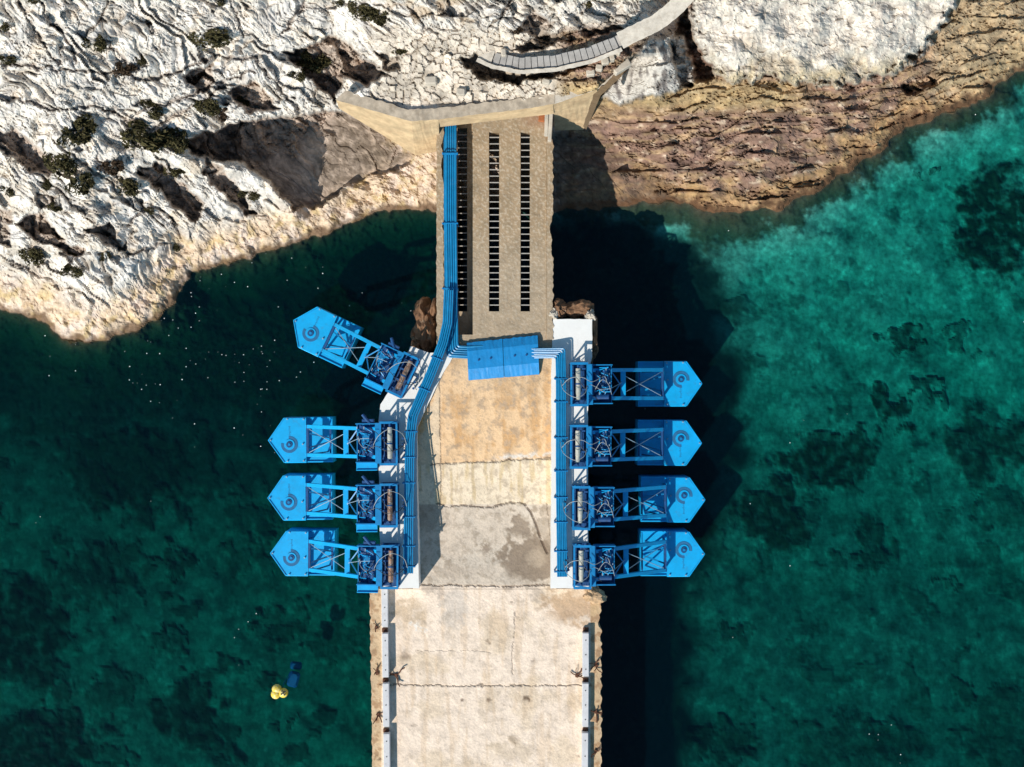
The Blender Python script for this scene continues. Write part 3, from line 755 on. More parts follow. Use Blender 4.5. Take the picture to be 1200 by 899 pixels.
def deck_colour(PX, PY):
    n1 = fbm(PX / 40, PY / 40, 4, 801); n2 = fbm(PX / 10, PY / 10, 4, 811, .6); n3 = fbm(PX / 3, PY / 3, 3, 821)
    st = fbm(PX / 9, PY / 70, 4, 831)
    sh = PX.shape
    def mix(c, m, col): return c * (1 - m[..., None]) + np.array(col) * m[..., None]
    c = np.zeros(sh + (3,)) + np.array([.385, .275, .17])
    c = mix(c, sst(-.1, .5, n2) * .55, (.30, .225, .14)); c = mix(c, sst(.1, .45, n3) * .5, (.62, .53, .41))
    c = mix(c, sst(250, 330, PY) * .35, (.46, .39, .30))
    c = mix(c, (1 - sst(130, 170, PY + n1 * 20)) * sst(600, 640, PX) * .6, (.45, .22, .13))
    o = sst(412, 425, PY + n2 * 4)
    cb = np.zeros(sh + (3,)) + np.array([.75, .51, .30])
    cb = mix(cb, sst(-.15, .45, st * .45 + n1 * .8 + n2 * .3 + (PX - 575) * .0025) * .85, (.57, .33, .15)); cb = mix(cb, sst(.1, .5, n2) * .45, (.45, .34, .25)); cb = mix(cb, (1 - sst(513, 519, PX)) * .6, (.66, .56, .42))
    cb = mix(cb, sst(.0, .5, n1) * .4 * (1 - sst(430, 500, PY)), (.66, .5, .34))
    cb = mix(cb, (1 - sst(497, 506, PX + n2 * 5 + (PY - 480) * .25)) * (1 - sst(480, 560, PY)) * .85, (.58, .26, .06))
    c = mix(c, o, (0, 0, 0)) + cb * o[..., None]
    o = sst(538, 540, PY + (PX - 600) * .05)
    cc = np.zeros(sh + (3,)) + np.array([.76, .63, .47])
    cc = mix(cc, sst(.05, .4, st) * .6, (.55, .40, .20)); cc = mix(cc, sst(.1, .5, n2) * .35, (.48, .38, .28))
    c = c * (1 - o[..., None]) + cc * o[..., None]
    o = sst(590, 592, PY)
    cd = np.zeros(sh + (3,)) + np.array([.62, .52, .42])
    cd = mix(cd, sst(-.05, .5, n1 + n2 * .4) * .6, (.62, .54, .45)); cd = mix(cd, sst(.1, .5, n2) * .4, (.36, .29, .225))
    for (x, y, rx, ry, s_) in [(620, 655, 34, 30, .9), (608, 615, 16, 16, .8), (640, 625, 12, 40, .5), (572, 644, 10, 6, .5), (500, 600, 20, 22, .4), (530, 668, 22, 10, .3)]:
        e = np.hypot((PX + n2 * 9 + n1 * 12 - x) / rx, (PY + n2 * 9 - y) / ry)
        cd = mix(cd, s_ * (1 - sst(.75, 1.05, e)), (.245, .185, .135))
    cd = mix(cd, (1 - sst(8, 16, np.hypot(PX - 628, PY - 655 + n2 * 6))) * .5, (.5, .4, .3))
    c = c * (1 - o[..., None]) + cd * o[..., None]
    o = sst(685, 687, PY)
    ce = np.zeros(sh + (3,)) + np.array([.87, .71, .57])
    ce = mix(ce, sst(.0, .6, n1) * .6, (.70, .55, .39)); ce = mix(ce, sst(.12, .5, st) * .35, (.62, .43, .26)); ce = mix(ce, sst(.15, .55, n2) * .20, (.58, .47, .37))
    for (x, y, rx, ry, col, s_) in [(672, 712, 40, 24, (.50, .33, .20), .85), (480, 715, 22, 18, (.50, .37, .24), .6), (530, 712, 20, 30, (.52, .47, .42), .5), (491, 735, 8, 5, (.8, .76, .7), .8), (505, 686, 16, 14, (.42, .35, .3), .6), (600, 880, 30, 14, (.55, .43, .3), .5), (630, 695, 18, 10, (.38, .31, .25), .6)]:
        e = np.hypot((PX + n2 * 12 + n1 * 10 - x) / rx, (PY + n2 * 10 - y) / ry)
        ce = mix(ce, s_ * (1 - sst(.5, 1.1, e)), col)
    strip = np.maximum(1 - sst(446, 448, PX), sst(691, 693, PX))
    ce = mix(ce, strip * .8, (.55, .38, .21)); ce = mix(ce, strip * sst(.05, .4, n2) * .7, (.36, .19, .09))
    c = c * (1 - o[..., None]) + ce * o[..., None]
    res = np.exp(-((PY - 535 + n2 * 2.5 + (PX - 610) * .07) / 2.6) ** 2) * sst(572, 590, PX) * sst(-.35, .1, n2 + .2)
    c = mix(c, np.clip(res, 0, 1) * .85, (.70, .66, .61))
    for (x, y, r, s_) in SPOTS:
        e = np.hypot(PX - x + n2 * 3 + n3 * 2, PY - y + n2 * 3) / r
        c = mix(c, s_ * (1 - sst(.3, 1.1, e)), (.13, .075, .045))
    c = mix(c, sst(.22, .6, n3 + n2 * .45) * .32 * sst(300, 420, PY) * (1 - .75 * sst(680, 692, PY)), (.34, .26, .18)); c = mix(c, sst(.35, .7, n2 + n1 * .5 - n3 * .2) * .22 * sst(400, 430, PY), (.42, .33, .24))
    g = np.zeros(sh)
    wob = n2 * 1.5 + n3 * .9
    for pts, w, s_ in CRACKS:
        dd = segdist(PX + wob * .6, PY + wob, pts)
        g = np.maximum(g, s_ * (1 - sst(w * .4, w * 1.1 + .3, dd)) * sst(-.75, -.2, n2 + n3 * .3 + w * .15))
    c = mix(c, g * .9, (.10, .065, .045))
    return c, g, n2, n3


def make_deck(name, edges, y0, y1, nx, step, xcuts=None, hole=None, depth=1.2, zadd=0.0):
    """edges: (ys, left xs, right xs)"""
    ys = np.linspace(y0, y1, int((y1 - y0) / step) + 1) if not isinstance(y0, np.ndarray) else y0
    u = np.linspace(0, 1, nx) if xcuts is None else xcuts
    L = np.interp(ys, edges[0], edges[1]); R = np.interp(ys, edges[0], edges[2])
    PX = L[:, None] + (R - L)[:, None] * u[None, :]
    PY = np.repeat(ys[:, None], len(u), 1)
    jl = fbm(ys / 6, ys * 0 + 3, 4, 841) * 2.0 + vnoise(ys / 2, ys * 0, 842) * .5
    jr = fbm(ys / 6, ys * 0 + 9, 4, 851) * 2.0 + vnoise(ys / 2, ys * 0, 852) * .5
    return PX, PY, u, jl, jr


def deck_sheet(name, PX, PY, keep=None, depth=1.2, zadd=0.0, mat='concrete'):
    c, g, n2, n3 = deck_colour(PX, PY)
    Z = deck_z(PY) + zadd + n2 * .012 + n3 * .006 - g * .06
    return setp(sheet(name, unproj(PX, PY, Z), Z, c, M[mat], keep, depth, None), pier)


# bridge deck with two barred slots
cuts = np.unique(np.concatenate([np.linspace(554, 573, 16), np.linspace(573, 585, 8), np.linspace(585, 610, 20), np.linspace(610, 621, 8), np.linspace(621, 640.5, 16)]))
ys = np.unique(np.concatenate([np.linspace(128, 155, 20), np.linspace(155, 365, 180), np.linspace(365, 396, 26)]))
PX, PY = np.meshgrid(cuts, ys)
mx_ = (PX[:-1, :-1] + PX[1:, 1:]) / 2; my_ = (PY[:-1, :-1] + PY[1:, 1:]) / 2
keep = ~((my_ > 155) & (my_ < 365) & (((mx_ > 573) & (mx_ < 585)) | ((mx_ > 610) & (mx_ < 621))))
deck_sheet('bridge_deck', PX, PY, keep, 1.3)
# raised edge on the right, ragged
ys = np.linspace(126, 398, 220)
jr = fbm(ys / 7, ys * 0, 4, 861) * 1.6
hol = np.exp(-((ys - 268) / 9) ** 2) * 4.0 + np.exp(-((ys - 160) / 5) ** 2) * 2.5 + np.exp(-((ys - 290) / 8) ** 2) * 2
u = np.linspace(0, 1, 9)
Rr = 648.0 + jr - hol
PX = 640.8 + (Rr - 640.8)[:, None] * u[None, :]; PY = np.repeat(ys[:, None], 9, 1)
deck_sheet('bridge_kerb', PX, PY, None, -5.0, .14)
# gutter floor left of the walkway with its own barred slot
cuts = np.unique(np.concatenate([np.linspace(519, 536, 10), np.linspace(536, 547.5, 7), np.linspace(547.5, 555.5, 6)]))
ys = np.unique(np.concatenate([np.linspace(128, 150, 10), np.linspace(150, 365, 120), np.linspace(365, 408, 26)]))
PX, PY = np.meshgrid(cuts, ys)
mx_ = (PX[:-1, :-1] + PX[1:, 1:]) / 2; my_ = (PY[:-1, :-1] + PY[1:, 1:]) / 2
keep = ~((my_ > 150) & (my_ < 365) & (mx_ > 536) & (mx_ < 547.5))
deck_sheet('gutter_floor', PX, PY, keep, .5, -1.2)
# narrow left wall of the bridge
ys = np.linspace(140, 410, 200); u = np.linspace(0, 1, 9)
jl = fbm(ys / 8, ys * 0, 4, 871) * .8; jr = fbm(ys / 7, ys * 0 + 5, 4, 881) * .9 + np.exp(-((ys - 195) / 14) ** 2) * -3.0 + np.exp(-((ys - 170) / 8) ** 2) * -2.5 + np.exp(-((ys - 265) / 4) ** 2) * -2
PX = (511.5 + jl)[:, None] + (520 + jr - 511.5 - jl)[:, None] * u[None, :]; PY = np.repeat(ys[:, None], 9, 1)
deck_sheet('bridge_side_wall', PX, PY, None, -5.0, .05)
# middle deck
ys = np.arange(392.3, 690.2, 1.15); u = np.linspace(0, 1, 150)
L = np.interp(ys, [392, 408, 430, 480, 690], [521, 514, 502, 484, 484]); R = np.full(len(ys), 652.0)
PX = L[:, None] + (R - L)[:, None] * u; PY = np.repeat(ys[:, None], 150, 1)
deck_sheet('middle_deck', PX, PY, None, -6.0)
# outer deck
ys = np.concatenate([np.arange(690.5, 915, 1.15), np.arange(916, 1300, 8)]); u = np.linspace(0, 1, 240)
jl = fbm(ys / 9, ys * 0, 4, 891) * 1.3; jr = fbm(ys / 8, ys * 0, 4, 901) * 2.2
L = 433 + jl + np.interp(ys, [690, 900], [0, 3.5]); R = 704.5 + jr - np.exp(-((ys - 728) / 10) ** 2) * 3 - np.exp(-((ys - 690) / 3) ** 2) * 2
PX = L[:, None] + (R - L)[:, None] * u; PY = np.repeat(ys[:, None], 240, 1)
deck_sheet('outer_deck', PX, PY, None, -6.0)

# grating bars over the slots (parts of the pier)
for (x0, x1, ya, yb, zz, n) in [(572.2, 585.8, 161, 365, 5.93, 27), (609.2, 621.8, 161, 365, 5.93, 27), (535.5, 548, 158, 365, 4.72, 27)]:
    for i in range(n):
        y = ya + (yb - ya) * (i + .02) / n
        p0 = at(x0, y, zz); p1 = at(x1, y, zz)
        o = MB().bar(p0, p1, .055, .05).build('grating_bar', M['grate']); setp(o, pier)
# rusty beam stubs and holes at the cliff end of the bridge
for (xa, ya, xb, yb) in [(641, 122, 640, 160), (646.5, 122, 644, 166)]:
    o = MB().bar(at(xa, ya, 6.55), at(xb, yb, 6.4), .22, .22, bev=.03).build('rusted_joist', M['block']); setp(o, pier)
o = MB().bar(at(636.5, 126, 6.12), at(634.5, 143, 6.12), .38, .18, bev=.04).build('rust_stain_plate', plain_mat('orange_rust', (.40, .13, .045), rough=.9, var=.4)); setp(o, pier)


def slab_poly(px_pts, z0, z1):
    top = [at(x, y, z1) for x, y in px_pts]
    # order counter-clockwise in world
    ar = sum(top[i].x * top[(i + 1) % len(top)].y - top[(i + 1) % len(top)].x * top[i].y for i in range(len(top)))
    if ar < 0: top = top[::-1]
    bot = [Vector((p.x, p.y, z0)) for p in top]
    return top, bot


# white quays
def rough_poly(pts, amp, step=4.0, seed=1):
    out = []
    for i in range(len(pts)):
        (x0, y0), (x1, y1) = pts[i], pts[(i + 1) % len(pts)]
        n = max(1, int(math.hypot(x1 - x0, y1 - y0) / step))
        for k in range(n):
            t = k / n
            out.append((x0 + (x1 - x0) * t + random.uniform(-amp, amp), y0 + (y1 - y0) * t + random.uniform(-amp, amp)))
    return out


ql = [(446, 689.5), (444, 560), (443, 500), (446, 474), (456, 458), (481, 405.5), (503, 413.5), (519, 413), (528, 398), (530, 420), (518, 440), (489, 500), (488.5, 560), (491, 689.5)]
left_quay = MB().prism(*slab_poly(rough_poly(ql, .25, 5), -6, QZ)).build('white_quay', M['white'])
tag(left_quay, 'white painted concrete quay block bent towards the cliff, left side of the pier', 'quay')
qr = [(645.5, 689.5), (646.5, 560), (646, 440), (648, 374), (694, 374), (694, 418), (691, 432), (689, 440), (689, 560), (690, 689.5)]
right_quay = MB().prism(*slab_poly(rough_poly(qr, .25, 5), -6, QZ)).build('white_quay', M['white'])
tag(right_quay, 'straight white painted concrete quay block on the right side of the pier', 'quay')


# ------------------------------------------------------------------ rocks
def rock_mesh(name, c, s, seed, mat, sub=4):
    import bmesh
    bm = bmesh.new(); bmesh.ops.create_icosphere(bm, subdivisions=sub, radius=1.0)
    co = np.array([v.co[:] for v in bm.verts])
    f1, f2, cc, tt = voro(co[:, 0] * 1.5 + co[:, 2] * .8 + seed * 3.1, co[:, 1] * 1.5 - co[:, 2] * .6, 900 + seed)
    dsp = 1 + (cc - .5) * .45 + tt * .5 + fbm(co[:, 0] * 3 + seed, co[:, 1] * 3 + co[:, 2] * 2, 4, 930 + seed) * .14
    co = co * dsp[:, None]
    me = bpy.data.meshes.new(name)
    bm.to_mesh(me); bm.free()
    me.vertices.foreach_set('co', (co * np.array(s)[None, :]).astype(np.float32).reshape(-1))
    me.materials.append(mat); me.update()
    o = bpy.data.objects.new(name, me); COL.objects.link(o); o.location = c
    return o


tag(rock_mesh('rock_outcrop', at(502, 380, 4.0), (.72, 1.45, 1.5), 11, M['brownrock']), 'brown broken rock mass against the left edge of the pier above the left quay', 'rock')
tag(rock_mesh('rock_outcrop', at(494, 400, 2.9), (.7, .85, 1.2), 12, M['brownrock']), 'lower rust brown rock at the water beside the left quay tip', 'rock')
tag(rock_mesh('boulder', at(656, 362, 5.6), (.55, .5, .6), 3, M['brownrock']), 'left of two dark brown boulders at the cliff end of the right quay', 'boulder')
tag(rock_mesh('boulder', at(679, 362, 5.4), (.75, .55, .6), 4, M['brownrock']), 'wider dark brown boulder at the cliff end of the right quay', 'boulder')
tag(rock_mesh('boulder', at(692, 370, 5.8), (.3, .36, .4), 5, M['block']), 'small pale pinkish stone on the outer corner of the right quay', 'boulder')
tag(rock_mesh('boulder', at(694, 400, 4.2), (.35, 1.3, 1.6), 6, M['brownrock']), 'narrow brown rock clinging to the outer face of the right quay', 'boulder')
tag(rock_mesh('boulder', at(697, 697, 4.5), (.62, .5, .4), 8, plain_mat('tan_rock', (.50, .33, .19), rough=.95, var=.4, dirt=(.62, .5, .38), dirt_amt=.7, bump=.7)), 'low tan boulder on the outer pier corner below the right quay', 'boulder')
tag(rock_mesh('boulder', at(649, 368, 6.0), (.32, .3, .3), 9, M['block']), 'small pale stone between the bridge kerb and the right quay', 'boulder')

# ------------------------------------------------------------------ wave machines
def make_machine(side, cyl_mat):
    root = empty('wave_power_float')
    # hull ------------------------------------------------
    h = MB(); zt = 1.55 - QZ; zr = 1.12 - QZ; zb = -.6 - QZ; w = 1.41
    f = [(5.65, -w), (6.98, -w), (8.02, 0), (6.98, w), (5.65, w)]
    ch = .05
    def ins(p, k): return (p[0] - k * (1 if p[0] > 5.7 else 0), p[1] * (1 - k / 1.41))
    h.prism([(*ins(p, ch), zt) for p in f], [(*p, zt - ch) for p in f])
    h.prism([(*p, zt - ch - .002) for p in f], [(*p, zb) for p in f])
    r = [(4.05, -w), (5.648, -w), (5.648, w), (4.05, w)]
    h.prism([(*p, zr) for p in r], [(*p, zb) for p in r])
    hull = h.build('float_hull', M['float_blue'], root)
    # low coamings along the aft deck and edge rails
    e = MB()
    for c_, d_ in (((4.85, w - .05, zr + .05), (1.58, .07, .1)), ((4.85, -w + .05, zr + .05), (1.58, .07, .1)), ((4.09, 0, zr + .04), (.06, 2.6, .08))):
        MB().box(c_, d_).build('deck_rim', M['float_blue'], root)
    for q_ in (-1, 1): MB().bar((7.0, q_ * (w - .03), zt + .03), (7.96, q_ * .02, zt + .03), .05, .06).build('deck_rim', M['float_blue'], root)
    # hatch ------------------------------------------------
    hx, hy = 6.68, .27
    hb = MB().disc((hx, hy, zt), 0.0, .33, .05, 28).build('hatch', M['float_blue'], root)
    a0 = math.radians(-70)
    MB().disc((hx, hy, zt), .30, .52, .018, 28, math.radians(-10), math.radians(275)).build('hatch_ring', M['mark'], hb)
    MB().disc((hx, hy, zt + .05), .11, .19, .05, 22).build('hatch_collar', M['dark_blue'], hb)
    MB().disc((hx, hy, zt + .05), .0, .09, .09, 16).build('hatch_hub', M['blue'], hb)
    # worn stencil dashes, short strokes in a column
    rnd = random.Random(3)
    for k in range(9):
        y = -.25 - k * .075
        MB().box((6.66 + rnd.uniform(-.02, .02), y, zt + .004), (rnd.uniform(.06, .13), .028, .006)).build('worn_marking', M['mark'], root)
    for (x, y) in [(7.84, 0), (5.8, 1.28), (5.8, -1.28), (6.8, 1.3), (6.8, -1.3), (5.85, .25)]:
        MB().disc((x, y, zt), .0, .045, .12, 10).build('lifting_lug', M['rod'], root)
    # arm ----------------------------------------------------
    za, zf = .55, 2.35 - QZ
    def beam_pt(d, y): t = (d - .75) / (5.45 - .75); return Vector((d, y * (.81 + .06 * t), za + (zf - za) * t))
    for s in (-1, 1):
        MB().bar(beam_pt(.75, s), beam_pt(5.45, s), .215, .26, bev=.012).build('arm_beam', M['float_blue'], root)
    MB().bar(beam_pt(2.8, -.9), beam_pt(2.8, .9), .30, .2, bev=.012).build('cross_beam', M['float_blue'], root)
    fb = MB().bar(beam_pt(5.42, -1.12), beam_pt(5.42, 1.12), .14, .3, bev=.012)
    for s in (-1, 1):
        fb.bar((5.46, s * .9, zr), (5.42, s * .9, zf), .12, .12)
        fb.bar((4.35, s * .75, zr), beam_pt(4.9, s * .9), .08, .08)
    fb.build('float_bracket', M['dark_blue'], root)
    st = MB(); st.bar((4.15, -.1, zr), beam_pt(5.35, -.5), .09, .09); st.bar((4.15, .1, zr), beam_pt(5.35, .5), .09, .09)
    st.build('arm_strut', M['blue'], root)
    for s in (-1, 1):
        a_ = beam_pt(.9, s); b_ = beam_pt(2.75, s); lo_ = Vector((1.9, s * .8, -1.5))
        MB().bar(a_ + Vector((0, 0, -.9)), lo_, .09, .09).build('arm_strut', M['dark_blue'], root)
        MB().bar(lo_, b_, .09, .09).build('arm_strut', M['dark_blue'], root)
        MB().bar(beam_pt(2.05, s * .9), beam_pt(2.7, -s * .15), .07, .07).build('arm_strut', M['blue'], root)
    MB().bar(beam_pt(3.9, -.85) - Vector((0, 0, .35)), beam_pt(3.9, .85) - Vector((0, 0, .35)), .1, .1).build('arm_strut', M['dark_blue'], root)
    up = Vector((0, 0, .16))
    for s in (-1, 1):
        MB().tube([beam_pt(5.3, s * .82) + up, beam_pt(2.95, -s * .55) + up], .022, 6).build('brace_rod', M['rod'], root)
    MB().tube([beam_pt(2.7, .1) + up, (1.9, -.25, .75), (1.2, -.3, .95)], .02, 6).build('brace_rod', M['rod'], root)
    # machinery tray -------------------------------------------
    sy = 1 if side == 'left' else -1
    t = MB()
    x0, x1, y0, y1 = .78, 2.02, -1.12, 1.12
    zb_, zt_ = -.35, .62
    t.box(((x0 + x1) / 2, 0, zb_), (x1 - x0, y1 - y0, .08))
    for yy in (y0, y1): t.box(((x0 + x1) / 2, yy, (zb_ + zt_) / 2 + .04), (x1 - x0, .06, zt_ - zb_))
    t.box((x0 + .035, 0, (zb_ + zt_) / 2 + .04), (.07, y1 - y0 - .07, zt_ - zb_))
    t.box((x1 - .03, 0, (zb_ + .1) + .1), (.05, y1 - y0 - .07, .4))
    t.build('machine_tray', M['blue'], root)
    fl = MB(); fl.box((1.38, sy * 1.36, .5), (1.22, .46, .06), bev=.01); fl.box((1.38, sy * 1.57, .56), (1.22, .05, .14)); fl.box((1.95, sy * 1.36, .15), (.06, .44, .62)); fl.box((.85, sy * 1.36, .15), (.06, .44, .62))
    if side == 'left': fl.build('side_flange', M['float_blue'], root)
    hd = MB(); hd.box((.72, 0, .72), (.30, 2.36, .12), bev=.015)
    hd.build('hinge_plate', M['blue'], root)
    rnd = random.Random(11 if side == 'left' else 12)
    for p_, r_ in (([(1.05, -.75, .25), (1.8, -.75, .25)], .22), ([(1.1, -.1, .3), (1.1, .8, .3)], .17), ([(1.55, .1, .22), (1.55, .9, .22)], .13)):
        MB().tube(p_, r_, 14).build('motor', M['dark_blue'], root, True)
    mt = MB()
    for k in range(13):
        x = rnd.uniform(.95, 1.9); y = rnd.uniform(-.95, .95); s_ = rnd.uniform(.08, .24)
        MB().box((x, y, rnd.uniform(-.15, .35)), (s_, rnd.uniform(.08, .3), rnd.uniform(.1, .35)), Matrix.Rotation(rnd.uniform(-.4, .4), 3, 'Z'), .01).build('valve_block', M['dark_blue'], root)
    pp = MB()
    for k in range(8):
        x = rnd.uniform(.9, 1.5); y = rnd.uniform(-1, 1)
        p = [(x, y, .15), (x, y, .58), (x + rnd.uniform(.1, .5), y + rnd.uniform(-.3, .3), .62), (x + rnd.uniform(.2, .5), y + rnd.uniform(-.5, .5), .3)]
        MB().tube(p, .026, 6).build('feed_pipe', M['float_blue'], root)
    sp = MB()
    for k in range(12):
        x = rnd.uniform(.9, 1.95); y = rnd.uniform(-1.05, 1.05)
        MB().box((x, y, rnd.uniform(.3, .6)), (.05, rnd.uniform(.04, .16), .05)).build('pipe_fitting', M['rod'], root)
    pd = MB(); pd.box((1.3, -sy * 1.27, .4), (.7, .26, .34), None, .03); pd.tube([(1.15, -sy * 1.1, .56), (1.62, -sy * 1.66, .5)], .09, 10); pd.box((1.5, -sy * 1.45, .45), (.16, .34, .14), None, .02)
    if side == 'left': pd.build('pump', M['dark_blue'], root)
    # hinge frame ---------------------------------------------
    F = MB(); b = .085; fx0, fx1, fy, ft = -.42, .52, 1.2, 1.25
    for x in (fx0, fx1):
        for y in (-fy, fy):
            F.box((x, y, ft / 2), (b, b, ft))
    for y in (-fy, fy):
        F.box(((fx0 + fx1) / 2, y, ft + b / 2), (fx1 - fx0 + b, b + .05, b)); F.bar((fx0, y, .1), (fx1, y, ft), .06, .06)
    for x in (fx0, fx1):
        F.box((x, 0, ft + b / 2), (b + .02, 2 * fy - b - .06, b))
    F.build('hinge_frame', M['blue'], root)
    B_ = MB(); B_.box((.05, 0, .06), (1.0, 2.5, .11)); B_.box((.33, 0, .5), (.05, 2.2, .7)); B_.box((-.28, 0, .35), (.05, 2.2, .5))
    for y in (-.85, -.3, .35, .9): B_.box((.28, y, .85), (.3, .1, .12)); 
    B_.build('frame_base', M['dark_blue'], root)
    cy = MB().tube([(0, -.92, .95), (0, -.55, .95)], .13, 14).tube([(0, -.55, .95), (0, .92, .95)], .15, 16)
    cyl = cy.build('hydraulic_cylinder', cyl_mat, root, True)
    for y_, z_, r_ in ((-1.12, -.9, .07), (.9, 1.12, .07), (-.02, .06, .175)): MB().tube([(0, y_, .95), (0, z_, .95)], r_, 14).build('cylinder_collar', M['dark_blue'], cyl, True)
    # hoses ----------------------------------------------------
    rnd = random.Random(21 if side == 'left' else 22)
    def hose(p, m, r=.024):
        P = [Vector(q) for q in p]; pts = []
        n = len(P)
        for i in range(n - 1):
            a = P[max(i - 1, 0)]; b = P[i]; c = P[i + 1]; d = P[min(i + 2, n - 1)]
            for k in range(7):
                u = k / 7
                pts.append(.5 * ((2 * b) + (c - a) * u + (2 * a - 5 * b + 4 * c - d) * u * u + (3 * b - a - 3 * c + d) * u ** 3))
        pts.append(P[-1])
        MB().tube(pts, r * .8, 6).build('hose', m, root, True)
    pl, dk = M['hose_pale'], M['hose_dark']
    hose([(-.95, .1, .75), (-.75, -.55, 1.35), (-.1, -.85, 1.75), (.55, -.5, 1.6), (.9, .0, 1.1), (1.0, .3, .6)] if side == 'left' else [(-1.0, .25, .75), (-.85, -.35, 1.35), (-.2, -.75, 1.7), (.35, -.5, 1.6), (.62, .0, 1.2), (1.6, -.5, .7)], pl)
    hose([(-.95, -.1, .7), (-.5, .35, 1.3), (.2, .4, 1.6), (.8, .15, 1.2), (1.5, .45, .8), (1.7, .1, .5)], pl if side == 'right' else dk)
    hose([(-1.0, .45, .6), (-.6, .15, 1.0), (-.3, .55, 1.2), (.25, -.1, 1.5), (.75, -.6, 1.0), (1.2, -.9, .7)], dk)
    hose([(1.0, -.3, .7), (1.35, .25, 1.1), (1.75, .0, .95), (1.95, -.6, .7)], pl, .02)
    hose([(.9, .7, .7), (1.25, .35, 1.0), (1.6, .65, .9), (1.85, .5, .5)], dk, .02)
    # valves at the pipe side
    v = MB()
    for (x, y) in [(-.72, -.25), (-.72, .1), (-.8, .45)]:
        MB().box((x, y, .35), (.1, .12, .5), bev=.01).disc((x, y, .6), 0, .07, .05, 10).build('valve', M['dark_blue'], root)
    return root


PROTO = {}
LEFT = [(473, 440, 180 - 25.2, 'copper', 'blue float machine turned at an angle, nearest the cliff on the left quay'),
        (456.7, 519.5, 180, 'steel', 'blue float machine on the left quay just below the angled one, pale cylinder'),
        (456.7, 592, 180, 'copper', 'blue float machine on the left quay, third from the cliff, browned cylinder'),
        (458, 664, 180, 'copper', 'blue float machine at the seaward end of the left quay, browned cylinder')]
RIGHT = [(677.5, 450.5, 0, 'steel', 'blue float machine on the right quay nearest the cliff, mostly shaded hull'),
         (677, 523.5, 0, 'steel', 'blue float machine on the right quay, second from the cliff'),
         (680, 595, 0, 'steel', 'blue float machine on the right quay, third from the cliff'),
         (681, 664, 0, 'steel', 'blue float machine at the seaward end of the right quay')]
for side, rows in (('left', LEFT), ('right', RIGHT)):
    for (px, py, rz, cm, lab) in rows:
        key = (side, cm)
        if key not in PROTO:
            PROTO[key] = make_machine(side, M[cm]); o = PROTO[key]
        else:
            o = copy_tree(PROTO[key])
        p = at(px, py, 7.1)
        o.location = (p.x, p.y, QZ + .004); o.rotation_euler = (0, random.uniform(-.010, .010), math.radians(rz) + random.uniform(-.012, .012))
        tag(o, lab, 'wave machine', 'blue float machines hinged on the white quays')

# ------------------------------------------------------------------ pipes
def offset_path(pts, off):
    """offset a 2-D px polyline sideways"""
    out = []
    n = len(pts)
    for i in range(n):
        p = Vector(pts[i])
        d0 = (Vector(pts[i]) - Vector(pts[max(i - 1, 0)])); d1 = (Vector(pts[min(i + 1, n - 1)]) - Vector(pts[i]))
        if d0.length == 0: d0 = d1
        if d1.length == 0: d1 = d0
        d0.normalize(); d1.normalize()
        n0 = Vector((-d0.y, d0.x)); n1 = Vector((-d1.y, d1.x)); m = (n0 + n1).normalized()
        k = 1 / max(.5, m.dot(n0))
        out.append(p + m * off * k)
    return out


def rounded(pts3, r=.16, n=3):
    out = [pts3[0]]
    for i in range(1, len(pts3) - 1):
        a, b, c = pts3[i - 1], pts3[i], pts3[i + 1]
        r0 = min(r, (a - b).length * .45, (c - b).length * .45)
        p = b + (a - b).normalized() * r0; q = b + (c - b).normalized() * r0
        for k in range(n + 1):
            t = k / n
            out.append((1 - t) ** 2 * p + 2 * t * (1 - t) * b + t * t * q)
    out.append(pts3[-1])
    return out


def pipe_run(name, label, px_pts, zs, offs, r, clamps, legs=None):
    root = tag(empty(name, at(*px_pts[0], zs[0])), label, 'pipes')
    for j, of in enumerate(offs):
        op = offset_path(px_pts, of)
        P = [at(p.x, p.y, z + (.0 if j % 2 else .03)) for p, z in zip(op, zs)]
        rr = r[j] if isinstance(r, list) else r
        o = MB().tube(rounded(P), rr, 8).build('pipe', M['pipe_blue'], None, True); setp(o, root)
    lo, hi = min(offs), max(offs)
    for i_ in range(len(px_pts) - 1):      # cable tray under the pipes, one plate per straight
        a_, b_ = Vector(px_pts[i_]), Vector(px_pts[i_ + 1]); d_ = (b_ - a_).normalized()
        pa_ = at(a_.x, a_.y, zs[i_]) - Vector((0, 0, .12 + .004 * (i_ % 2))); pb_ = at(b_.x, b_.y, zs[i_ + 1]) - Vector((0, 0, .12 + .004 * (i_ % 2)))
        if i_ and (pb_ - pa_).length > .3:
            setp(MB().bar(pa_, pb_, (hi - lo) * .05, .03).build('cable_tray', M['dark_blue']), root)
    for (x, y, dx, dy, z, ground_) in clamps:
        d = Vector((dx, dy)).normalized(); nn = Vector((-d.y, d.x))
        a = Vector((x, y)) + nn * (lo - 2.2); b = Vector((x, y)) + nn * (hi + 2.2)
        c = MB(); pa, pb = at(a.x, a.y, z), at(b.x, b.y, z)
        c.bar(pa + Vector((0, 0, .11)), pb + Vector((0, 0, .11)), .05, .04); c.bar(pa - Vector((0, 0, .11)), pb - Vector((0, 0, .11)), .12, .06)
        for p in (pa, pb):
            c.box((p.x, p.y, (p.z + .16 + ground_) / 2), (.07, .07, p.z + .16 - ground_))
        c = c.build('pipe_stand', M['blue']); setp(c, root)
    return root


